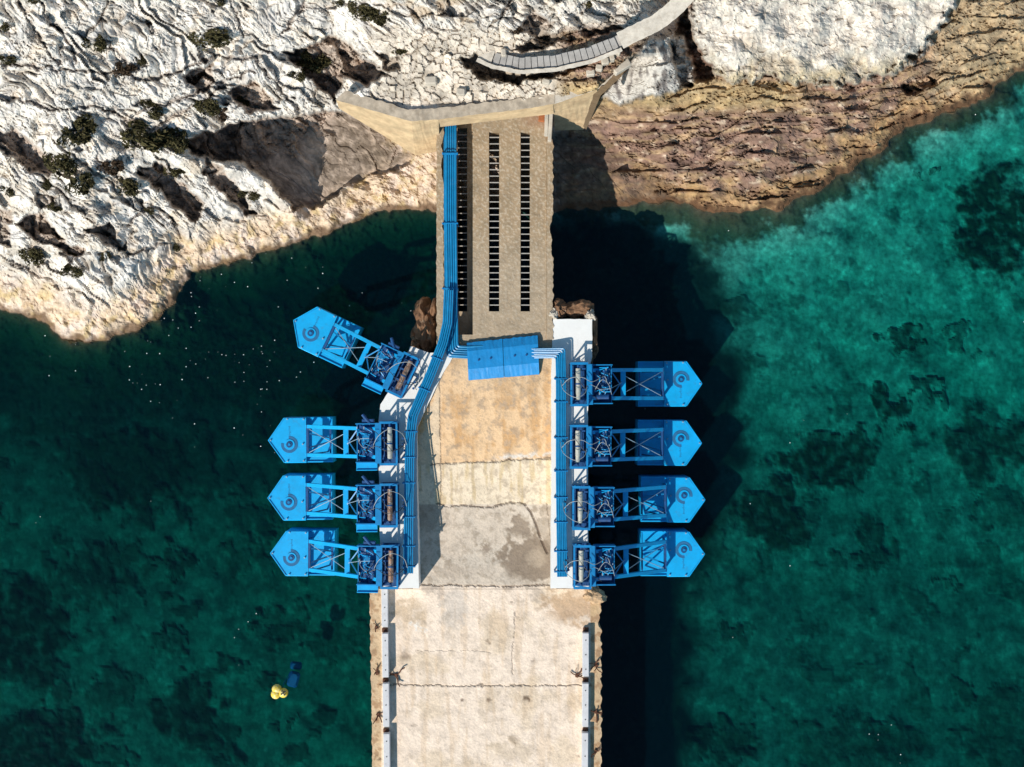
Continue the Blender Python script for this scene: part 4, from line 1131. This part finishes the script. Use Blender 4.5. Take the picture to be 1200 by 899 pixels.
main = [(528, 128), (527.5, 150), (527.5, 250), (528.5, 330), (529.5, 400), (530.5, 412), (548, 413), (566, 412)]
pipe_run('pipe_run', 'thick bundle of blue pipes lying along the bridge gutter from the cliff wall', main, [5.6, 5.9, 6.2, 6.25, 6.25, 6.25, 6.25, 6.25],
         [-6.2, -3.4, -.8, 1.8, 4.4, 6.6], [.075, .06, .06, .06, .075, .045], [(527.5, y, 0, 1, 6.25, 4.8) for y in (180, 262, 338)])
leftp = [(526, 340), (524.5, 378), (519, 402), (505, 438), (484, 487), (480.5, 515), (479, 600), (478.5, 672)]
pipe_run('pipe_run', 'blue pipes branching diagonally onto the left quay behind its machines', leftp, [6.75, 6.75, 6.75, 6.75, 6.75, 6.75, 6.75, 6.75],
         [-4.8, -2.4, 0, 2.4, 4.6], [.045, .05, .055, .05, .06], [(512, 420, -14, 36, 6.75, QZ), (497, 456.5, -21, 49, 6.75, QZ), (481.5, 506, 0, 1, 6.75, QZ)] + [(479, y, 0, 1, 6.75, QZ) for y in (536, 566, 606, 640, 664)])
rightp = [(622, 414), (657, 413.5), (657.5, 440), (657.5, 560), (659, 676)]
pipe_run('pipe_run', 'blue pipes leaving the cover and running down the right quay', rightp, [6.35, 6.75, 6.75, 6.75, 6.75],
         [-5.0, -3.0, -1.0, 1.0, 3.1, 5.2], [.045, .05, .05, .05, .055, .05], [(657.5, y, 0, 1, 6.75, QZ) for y in (444, 471, 513, 552, 583, 612, 646, 670)])

# ------------------------------------------------------------------ blue cover over the pipe crossing
cov = empty('pipe_cover', at(590, 420, 6.0)); tag(cov, 'low blue two-panel cover with sloping sides over the pipes across the pier', 'cover')
def cover_panel(xa, xb, ya_shift):
    # (px, py) corner helper along the slightly turned axis
    def P(x, v, z):
        t = (x - 547) / (630 - 547)
        top = 402 - 9 * t; bot = 446 - 7 * t
        return at(x + 2.0 * v, top + (bot - top) * v, z)
    prof = [(0.0, 6.03), (0.0, 6.22), (.22, 6.42), (.70, 6.46), (.985, 6.2), (1.0, 6.03)]
    n = 16
    v = []; f = []
    for i in range(n + 1):
        x = xa + (xb - xa) * i / n
        for k, (vv, z) in enumerate(prof):
            jz = random.uniform(-.006, .006) if 0 < k < 5 else 0
            jv = random.uniform(-.014, .014) if k < 2 else random.uniform(-.004, .004)
            v.append(P(x, vv + jv, z + jz))
    m = len(prof)
    for i in range(n):
        for k in range(m - 1):
            f.append((i * m + k, i * m + k + 1, (i + 1) * m + k + 1, (i + 1) * m + k))
    f.append(tuple(range(m - 1, -1, -1))); f.append(tuple(n * m + k for k in range(m)))
    mb = MB(); mb.add(v, f)
    return mb
for (a, b) in ((547, 588.6), (589.2, 630)):
    o = cover_panel(a, b, 0).build('cover_panel', M['cover_blue']); setp(o, cov)
bl = MB()
for (x, y) in [(603, 417), (617, 416), (561, 422), (575, 420)]: bl.disc(at(x, y, 6.45), 0, .06, .05, 10)
setp(bl.build('cover_bolt', M['dark_blue']), cov)

# ------------------------------------------------------------------ edge beams on the outer pier
def edge_beam(xa, ya, yb, xb, lab):
    p0 = at(xa, ya, 5.0); p1 = at(xb, yb, 5.0)
    root = tag(empty('edge_beam', ((p0.x + p1.x) / 2, (p0.y + p1.y) / 2, 4.4)), lab, 'edge beam', 'pale edge beams along both sides of the outer pier')
    o = MB().bar((p0.x, p0.y, 4.68), (p1.x, p1.y, 4.68), .38, .58, bev=.025).build('beam_body', M['beam']); setp(o, root)
    n = 3
    for k in range(n):
        t = (k + .5) / n
        x = p0.x + (p1.x - p0.x) * t; y = p0.y + (p1.y - p0.y) * t
        setp(MB().disc((x, y, 4.97), 0, .035, .02, 10).build('bolt', M['black']), root)
edge_beam(450.6, 689, 735, 451, 'pale edge beam on the left of the outer pier touching the left quay')
edge_beam(451.2, 742.5, 794, 451.8, 'second pale edge beam from the quay on the left of the pier')
edge_beam(452, 801, 852, 452.6, 'third pale edge beam from the quay on the left of the pier')
edge_beam(452.8, 860, 914, 453.4, 'pale left edge beam cut by the bottom of the photo')
edge_beam(686.5, 742, 793, 686.5, 'pale edge beam on the right of the outer pier nearest the quay')
edge_beam(686.3, 801, 852, 686, 'middle pale edge beam on the right of the outer pier')
edge_beam(685.8, 859, 914, 685.5, 'pale right edge beam cut by the bottom of the photo')
# rusty brackets between beams and twisted iron on the edges
def rust_iron(px, py, seed, lab, s=1.0):
    rnd = random.Random(seed); p = at(px, py, 4.42); mb = MB()
    for k in range(5):
        a = rnd.uniform(0, 6.28); l = rnd.uniform(.15, .42) * s
        q = [p + Vector((rnd.uniform(-.08, .08), rnd.uniform(-.08, .08), .02))]
        for j in range(3):
            a += rnd.uniform(-.7, .7); q.append(q[-1] + Vector((math.cos(a) * l / 2, math.sin(a) * l / 2, rnd.uniform(-.02, .12))))
            q[-1].z = max(q[-1].z, 4.45)
        mb.tube(q, rnd.uniform(.02, .045), 6)
    mb.box(p + Vector((0, 0, .05)), (.2, .16, .1), Matrix.Rotation(rnd.uniform(0, 3), 3, 'Z'), .02)
    tag(mb.build('rusty_iron', M['rust']), lab, 'rusty iron', 'rusted iron stubs on the pier edges')
rust_iron(464, 791, 1, 'tangle of rusty iron beside the gap in the left edge beams', 1.3)
rust_iron(676, 792, 2, 'coiled rusty iron beside the gap in the right edge beams', 1.2)
rust_iron(699, 780, 3, 'rusty iron stub on the right pier edge nearest the quay')
rust_iron(698, 834, 4, 'rusty iron stub on the right pier edge, middle one')
rust_iron(698, 880, 5, 'rusty iron stub on the right pier edge near the photo bottom')
rust_iron(443, 837, 6, 'rusty iron stub with a bent rod on the left pier edge')
rust_iron(441, 735, 7, 'small rusty stub on the left pier edge nearest the quay', .6)
rust_iron(442, 789, 8, 'small rusty stub on the left pier edge, second from the quay', .6)
for (x, y, lab) in [(451, 738.5, 'dark iron bracket in the first gap of the left edge beams'), (451.7, 797.5, 'dark iron bracket in the second gap of the left edge beams'), (452.5, 856, 'dark iron bracket in the lowest gap of the left edge beams'),
                    (686.3, 797, 'dark iron bracket in the upper gap of the right edge beams'), (686, 855.5, 'dark iron bracket in the lower gap of the right edge beams'), (686.5, 738, 'dark iron bracket at the head of the right edge beams')]:
    p = at(x, y, 4.5); b = MB().box((p.x, p.y, 4.5), (.34, .26, .16), None, .03)
    b.disc((p.x, p.y, 4.58), .04, .1, .06, 10)
    tag(b.build('beam_bracket', M['rust']), lab, 'bracket', 'iron brackets between the edge beams')

# ------------------------------------------------------------------ retaining wall
rw = tag(empty('retaining_wall', at(560, 140, 6)), 'yellowish retaining wall with wide coping across the head of the pier', 'wall')
WT = [(394, 117), (438, 130), (482, 141), (512, 139), (560, 133), (610, 127), (648, 121)]
WTz = [8.7] * 7
def face(px_top, zt, px_bot, zb, name, mat, thick=.5):
    n = 14
    mb = MB()
    T = []; Bm = []
    for i in range(len(px_top) - 1):
        for k in range(n):
            u = k / n
            T.append((px_top[i][0] + (px_top[i + 1][0] - px_top[i][0]) * u, px_top[i][1] + (px_top[i + 1][1] - px_top[i][1]) * u, zt[i] + (zt[i + 1] - zt[i]) * u))
            Bm.append((px_bot[i][0] + (px_bot[i + 1][0] - px_bot[i][0]) * u, px_bot[i][1] + (px_bot[i + 1][1] - px_bot[i][1]) * u, zb[i] + (zb[i + 1] - zb[i]) * u))
    T.append((*px_top[-1], zt[-1])); Bm.append((*px_bot[-1], zb[-1]))
    rows = 6
    V = []; F = []
    for i in range(len(T)):
        a = at(*T[i]); b = at(*Bm[i])
        for r_ in range(rows + 1):
            t = r_ / rows
            p = a.lerp(b, t)
            if 0 < r_ < rows: p += Vector((0, random.uniform(-.015, .015), random.uniform(-.015, .015)))
            V.append(p)
    m = rows + 1
    for i in range(len(T) - 1):
        for r_ in range(rows):
            F.append((i * m + r_, i * m + r_ + 1, (i + 1) * m + r_ + 1, (i + 1) * m + r_))
    mb.add(V, F)
    o = mb.build(name, mat); setp(o, rw); return o
gz = [ground_z(398, 130) - .3, ground_z(487, 186) - .3]
face([(394, 117), (482, 141)], [8.7, 8.7], [(397, 127), (487, 182)], [6.2, 3.0], 'wing_face', M['wall_yellow'])
face([(482, 141), (514, 138.5)], [8.7, 8.7], [(487, 182), (515, 177)], [3.0, 3.0], 'buttress_face', M['wall_yellow'])
face([(514, 138.5), (648, 121)], [8.7, 8.7], [(515, 149), (649, 133.5)], [6.9, 6.9], 'head_face', M['wall_yellow'])
face([(648, 121), (703, 103)], [8.7, 8.7], [(650, 153), (684, 152)], [3.0, 3.2], 'right_wing_face', M['wall_yellow'])
# dark return wall under the head (closes the space above the bridge)
face([(514, 138.5), (515, 149)], [8.69, 6.9], [(515, 177), (516, 178)], [3.0, 3.0], 'side_return', M['wall_yellow'])
def strip(name, inner, outer, z, mat, th=.16):
    mb = MB(); n = 12
    A = []; Bq = []
    for i in range(len(inner) - 1):
        for k in range(n):
            u = k / n
            A.append((inner[i][0] + (inner[i + 1][0] - inner[i][0]) * u + random.uniform(-.5, .5), inner[i][1] + (inner[i + 1][1] - inner[i][1]) * u + random.uniform(-1.0, 1.0)))
            Bq.append((outer[i][0] + (outer[i + 1][0] - outer[i][0]) * u, outer[i][1] + (outer[i + 1][1] - outer[i][1]) * u + random.uniform(-.4, .4)))
    A.append(inner[-1]); Bq.append(outer[-1])
    V = []; F = []
    for a, b in zip(A, Bq):
        V += [at(*a, z + random.uniform(-.01, .01)), at(*b, z + random.uniform(-.01, .01)), at(*b, z - th), at(*a, z - th)]
    for i in range(len(A) - 1):
        for k in range(4):
            l = (k + 1) % 4
            F.append((i * 4 + k, i * 4 + l, i * 4 + 4 + l, i * 4 + 4 + k))
    F.append((0, 3, 2, 1)); e = (len(A) - 1) * 4; F.append((e, e + 1, e + 2, e + 3))
    mb.add(V, F); o = mb.build(name, mat); setp(o, rw); return o
strip('coping', [(404, 106), (478, 128), (515, 127), (566, 120), (614, 115), (650, 109)], [(393, 117), (481, 142), (514, 140), (562, 134), (612, 128), (650, 121.8)], 8.92, M['coping'], .3)
strip('coping_right', [(650.3, 109), (690, 96), (738, 62)], [(650.3, 121.8), (704, 103.5), (744, 64)], 8.90, M['path'], .3)
strip('brown_strip', [(683, 148), (696, 110), (722, 86), (742, 58)], [(687, 152), (704, 112), (728, 90), (747, 60)], 9.0, M['strip_brown'], .25)  # narrow dark brown strip along the right coping

# ------------------------------------------------------------------ cliff stairway
stw = tag(empty('cliff_stairway', at(620, 74, 10.4)), 'curved stone stairway and pale path climbing the cliff above the pier', 'stairway')
def path_pt(s):
    pts = PATHPX; L = [0]
    for i in range(1, len(pts)): L.append(L[-1] + math.dist(pts[i], pts[i - 1]))
    s = max(0, min(s, L[-1] - 1e-6))
    for i in range(len(pts) - 1):
        if L[i] <= s <= L[i + 1]:
            u = (s - L[i]) / (L[i + 1] - L[i])
            p = (pts[i][0] + (pts[i + 1][0] - pts[i][0]) * u, pts[i][1] + (pts[i + 1][1] - pts[i][1]) * u)
            j0, j1 = max(i - 0, 0), i + 1
            d = Vector((pts[j1][0] - pts[j0][0], pts[j1][1] - pts[j0][1])).normalized()
            return p, d, s
def path_s(px, py):
    best = min(range(0, 420), key=lambda k: math.dist(path_pt(k)[0], (px, py)))
    return best
def path_frame(s):
    p, _, _ = path_pt(s); a = path_pt(s - 14)[0]; b = path_pt(s + 14)[0]
    d = Vector((b[0] - a[0], b[1] - a[1])).normalized(); n = Vector((d.y, -d.x))     # n points up the picture
    if n.y > 0: n = -n
    return Vector(p), d, n
def path_z(s): return 10.35 + s * .0095
def ribbon(name, s0, s1, w0, w1, zoff, mat, th=.25, step=3.0, jit=0.0):
    V = []; F = []; n = max(2, int((s1 - s0) / step))
    for i in range(n + 1):
        s = s0 + (s1 - s0) * i / n
        p, d, nn = path_frame(s)
        a = p + nn * (w0 + random.uniform(-jit, jit)); b = p + nn * (w1 + random.uniform(-jit, jit)); z = path_z(s) + zoff
        V += [at(a.x, a.y, z), at(b.x, b.y, z), at(b.x, b.y, z - th), at(a.x, a.y, z - th)]
    for i in range(n):
        for k in range(4):
            l = (k + 1) % 4
            F.append((i * 4 + k, i * 4 + 4 + k, i * 4 + 4 + l, i * 4 + l))
    F.append((0, 1, 2, 3)); e = n * 4; F.append((e + 3, e + 2, e + 1, e))
    mb = MB(); mb.add(V, F); o = mb.build(name, mat); setp(o, stw); return o
S_end = 300
ribbon('stair_kerb', 0, 168, -12, -7.2, .16, M['path'], .55, 3, .4)
ribbon('stair_bed', 4, 180, -7, 7.6, -.10, M['slab'], .5, 3)
s = 18.0; k = 0
while s < 166:
    gap = 70 < s - 18 < 74
    ribbon('step', s, s + 6.6, -6.6, 7.2 + random.uniform(-.6, .6), random.uniform(-.02, .03), M['slab'], .2, 3.4)
    s += 7.4; k += 1
ribbon('path_surface', 170, 330, -9.5, 10.5, .10, M['path'], .4, 4, .5)
tp, td, tn = path_frame(90)
ribbon('stair_landing', 0, 16, -6.5, 8, 0.03, M['path'], .3, 3, .5)

# masonry blocks lying on the ledge below the stairs
blocks = [(597, 83, 8, 8, 'dark', 'dark square wall block under the left part of the stairway'), (607, 84, 7, 9, 'dark', 'second dark wall block under the stairway'), (623, 83, 15, 9, 'pale', 'long pale block under the middle of the stairway'),
          (648, 82, 6, 8, 'dark', 'small dark block under the stairs near the middle'), (660, 83, 8, 5, 'pale', 'pale block at the right end of the stair shadow'), (709, 72, 9, 8, 'pale', 'square pale block below the upper stairs'),
          (717, 68, 6, 8, 'pale', 'narrow upright pale block below the upper stairs'), (723, 62, 8, 5, 'pale', 'small flat pale block at the top of the ledge'), (692, 86, 10, 7, 'pale', 'pale squared block on the ledge by the brown strip'),
          (702, 80, 8, 7, 'pale', 'pale block touching the square block below the stairs'), (590, 62.5, 6, 9, 'pale', 'upright stone at the foot of the stairway'),
          (728, 78, 22, 11, 'pale', 'large tilted pale slab above the brown strip'), (640, 96, 9, 6, 'pale', 'pale loose block on the terrace below the stair shadow'), (540, 108, 10, 8, 'pale', 'square pale paving block on the terrace above the bridge'),
          (505, 95, 14, 9, 'pale', 'broad white stone on the rubble terrace')]
for (x, y, w, h, kd, lab) in blocks:
    z = max(ground_z(x, y), 8.6); s_ = (CAMZ - z) * K; p = at(x, y, z + .12)
    o = MB().box((0, 0, 0), (w * s_, h * s_, .55), None, .05).build('masonry_block', M['block'] if kd == 'pale' else M['coping'])
    o.location = p; o.rotation_euler = (random.uniform(-.08, .08), random.uniform(-.08, .08), random.uniform(-.25, .25) if w < 20 else .55)
    tag(o, lab, 'stone block', 'stone blocks around the stairway and terrace')

# ------------------------------------------------------------------ shrubs
def shrub_meshes(seed, n=760, flat=.55):
    rnd = random.Random(seed)
    lobes = [(rnd.uniform(-.65, .65), rnd.uniform(-.6, .6), rnd.uniform(.1, .5), rnd.uniform(.22, .55)) for _ in range(8)]
    mb = MB()
    for k in range(n):
        lx, ly, lz, lr = lobes[rnd.randrange(8)]
        while True:
            v = Vector((rnd.uniform(-1, 1), rnd.uniform(-1, 1), rnd.uniform(-1, 1)))
            if .25 < v.length < 1: break
        v = v.normalized() * (v.length ** .4)
        p = Vector((lx, ly, lz)) + Vector((v.x, v.y, v.z * flat * 1.3)) * lr
        p.z = max(p.z, .02)
        a = Vector((rnd.gauss(0, 1), rnd.gauss(0, 1), rnd.gauss(0, .7))).normalized()
        b = a.cross(Vector((rnd.gauss(0, 1), rnd.gauss(0, 1), rnd.gauss(0, 1)))).normalized()
        L = rnd.uniform(.08, .17); w = L * rnd.uniform(.35, .6)
        mb.add([p - a * L, p + b * w, p + a * L, p - b * w], [(0, 1, 2, 3)])
    tw = MB()
    for k in range(7):
        a = rnd.uniform(0, 6.28); r = rnd.uniform(.3, .75)
        tw.tube([(0, 0, -.25), (math.cos(a) * r * .5, math.sin(a) * r * .5, .2), (math.cos(a) * r, math.sin(a) * r, rnd.uniform(.3, .6))], [.05, .03, .012], 5)
    return mb, tw


SHV = []
for k in range(4):
    lf, tw = shrub_meshes(40 + k)
    for mname in ('leaf', 'leaf_dry'):
        r = empty('shrub'); lf.build('foliage', M[mname], r); tw.build('stem', M['twig'], r)
        SHV.append(r)
used = set()
shrubs = [(110, 52, 12, 13, 0, 'round olive shrub near the upper left with a blue shadow behind'), (249, 46, 23, 13, 0, 'broad yellow-olive shrub high on the left cliff'), (92, 153, 22, 17, 0, 'large dark olive shrub on the white slab left of centre cliff'),
          (182, 170, 30, 20, 0, 'biggest dark shrub cluster in the middle of the left cliff'), (205, 162, 14, 16, 0, 'dark shrub joined to the right side of the biggest cluster'), (74, 192, 17, 18, 0, 'dark shrub at the right end of the shaded hollow by the left edge'),
          (96, 214, 15, 14, 0, 'dark shrub just below the one by the shaded hollow'), (372, 80, 18, 16, 0, 'dark shrub inside the hollow left of the terrace'), (347, 88, 9, 9, 0, 'small olive shrub left of the one in the hollow'),
          (425, 14, 15, 12, 0, 'left half of the olive shrub pair at the top edge'), (448, 17, 14, 13, 0, 'right half of the olive shrub pair at the top edge'), (230, 93, 17, 13, 1, 'brown-green shrub in the square notch of the cliff'),
          (178, 127, 13, 10, 0, 'small shrub above the biggest cluster'), (245, 126, 14, 12, 0, 'shrub on the ledge right of the biggest cluster'), (262, 130, 11, 12, 1, 'dry brown shrub next to the ledge shrub'),
          (150, 85, 13, 10, 1, 'dry purplish shrub on the crack line'), (162, 70, 8, 8, 0, 'small green tuft above the dry purplish shrub'), (150, 218, 15, 12, 0, 'shrub at the top of the slanting dark gully'),
          (132, 195, 14, 10, 1, 'dry shrub left of the slanting dark gully'), (208, 202, 12, 14, 0, 'shrub between the dark gully and the big hollow'), (84, 318, 12, 10, 0, 'olive shrub low on the cliff above the pale shelf'),
          (40, 300, 14, 12, 0, 'low dark shrub under the left hollows'), (82, 296, 11, 9, 0, 'shrub at the foot of the left square hollow'), (66, 246, 8, 6, 0, 'small shrub above the left square hollow'),
          (8, 222, 8, 9, 0, 'yellow-green shrub at the left picture edge'), (4, 32, 8, 7, 0, 'yellow shrub at the upper left edge'), (9, 70, 11, 6, 0, 'flat yellow shrub at the left edge below the first'), (690, 6, 9, 10, 0, 'olive shrub at the top edge above the stairway'),
          (255, 1, 8, 5, 0, 'small shrub cut by the top edge left of the pair'), (396, 3, 8, 6, 0, 'little shrub at the top edge left of the pair'), (40, 0, 8, 5, 0, 'yellow tuft cut by the top edge at upper left'),
          (469, 62, 8, 7, 0, 'dark shrub in the rock corner left of the terrace'), (291, 228, 11, 9, 0, 'shrub at the lower tip of the big shaded hollow'), (176, 47 + 200, 6, 5, 0, 'tiny shrub on the white rock below the gully'), (171, 26, 9, 7, 1, 'dry brown shrub near the top left'),
          (290, 122, 10, 9, 0, 'shrub at the edge of the small hollow above the big one'), (50, 215, 9, 8, 0, 'small shrub below the shaded left hollow'), (205, 290, 7, 6, 0, 'tiny shrub near the shore band'), (120, 300, 10, 6, 0, 'thin green patch of shrub above the pale shelf'), (606, 38, 8, 7, 1, 'dry shrub between pale boulders above the stairs')]
for i, (x, y, rx, ry, dry, lab) in enumerate(shrubs):
    v = (i * 2 + dry) % 8 if (i * 2 + dry) % 2 == dry else dry
    v = (i % 4) * 2 + dry
    src = SHV[v]
    if v in used: o = copy_tree(src)
    else: o = src; used.add(v)
    z = ground_z(x, y); s_ = (CAMZ - z) * K
    o.location = at(x, y, z - .05); o.rotation_euler = (0, 0, random.uniform(-.5, .5))
    o.scale = (rx * s_ * 1.2, ry * s_ * 1.2, (rx + ry) / 2 * s_ * 1.35)
    tag(o, lab, 'shrub', 'shrubs on the cliff')
for i, r in enumerate(SHV):
    if i not in used:
        for ch in list(r.children): bpy.data.objects.remove(ch)
        bpy.data.objects.remove(r)

# ------------------------------------------------------------------ buoy and sunken bag
by = tag(empty('mooring_buoy', at(327, 811, 0)), 'yellow three-lobed mooring buoy floating left of the outer pier', 'buoy')
lob = MB()
def ball(mb, c, r, n=14, m=9, sq=.85):
    c = Vector(c); V = []; F = []
    for i in range(m + 1):
        ph = math.pi * i / m
        for k in range(n):
            a = 2 * math.pi * k / n
            V.append(c + Vector((math.cos(a) * math.sin(ph) * r, math.sin(a) * math.sin(ph) * r, math.cos(ph) * r * sq)))
    for i in range(m):
        for k in range(n):
            F.append((i * n + k, (i + 1) * n + k, (i + 1) * n + (k + 1) % n, i * n + (k + 1) % n))
    mb.add(V, F)
for (x, y) in [(324.3, 807.5), (323.2, 813.5), (332, 812)]:
    q = MB(); ball(q, at(x, y, .12), .31); setp(q.build('buoy_lobe', M['yellow'], None, True), by)
cp = MB(); p = at(332, 812, .36); cp.disc(p, 0, .07, .06, 10)
for a in range(4): cp.disc(p + Vector((math.cos(a * 1.57 + .6) * .14, math.sin(a * 1.57 + .6) * .14, -.03)), 0, .055, .06, 8)
setp(cp.build('buoy_fitting', M['black']), by)
bag = MB(); c = at(344, 796, -1.7)
bag.box(c, (.7, 1.0, .4), Matrix.Rotation(-.25, 3, 'Z'), .12); bag.tube([c + Vector((-.2, .5, .1)), c + Vector((-.6, -.3, .5)), at(331, 811, .0)], .02, 6)
c2 = at(347, 780, -2.2); bag.box(c2, (.75, .5, .3), Matrix.Rotation(-.1, 3, 'Z'), .1)
bag = bag.build('sunken_float', M['bag']); tag(bag, 'blurred blue object under water beside the yellow buoy', 'sunken float')

# ------------------------------------------------------------------ camera, light, world
cam = bpy.data.cameras.new('camera'); cam.sensor_width = 36; cam.lens = 36 * 80 / 60; cam.clip_end = 5000; cam.clip_start = .5
co = bpy.data.objects.new('camera', cam); COL.objects.link(co)
co.location = (0, 0, CAMZ); co.rotation_euler = (0, 0, 0)
S.camera = co
sun = bpy.data.lights.new('sun', 'SUN'); sun.energy = 5.0; sun.angle = math.radians(.5); sun.color = (1.0, .93, .83)
so = bpy.data.objects.new('sun', sun); COL.objects.link(so)
so.rotation_euler = SUN_DIR.to_track_quat('-Z', 'Y').to_euler()
w = bpy.data.worlds.new('World'); S.world = w; w.use_nodes = True
nt = w.node_tree
bg = nt.nodes['Background']
sky = nt.nodes.new('ShaderNodeTexSky'); sky.sky_type = 'NISHITA'; sky.sun_disc = False
sky.sun_elevation = SUN_EL; sky.sun_rotation = math.atan2(-SUN_DIR.x, -SUN_DIR.y)
tm_ = nt.nodes.new('ShaderNodeMix'); tm_.data_type = 'RGBA'; tm_.blend_type = 'MULTIPLY'; tm_.inputs[0].default_value = 1.0
nt.links.new(sky.outputs[0], tm_.inputs[6]); tm_.inputs[7].default_value = (.56, .98, 1.10, 1)
nt.links.new(tm_.outputs[2], bg.inputs[0]); bg.inputs[1].default_value = .095
S.view_settings.view_transform = 'Standard'; S.view_settings.look = 'None'; S.view_settings.exposure = 0
S.cycles.max_bounces = 6; S.cycles.transparent_max_bounces = 12; S.cycles.volume_bounces = 0
S.cycles.use_denoising = True
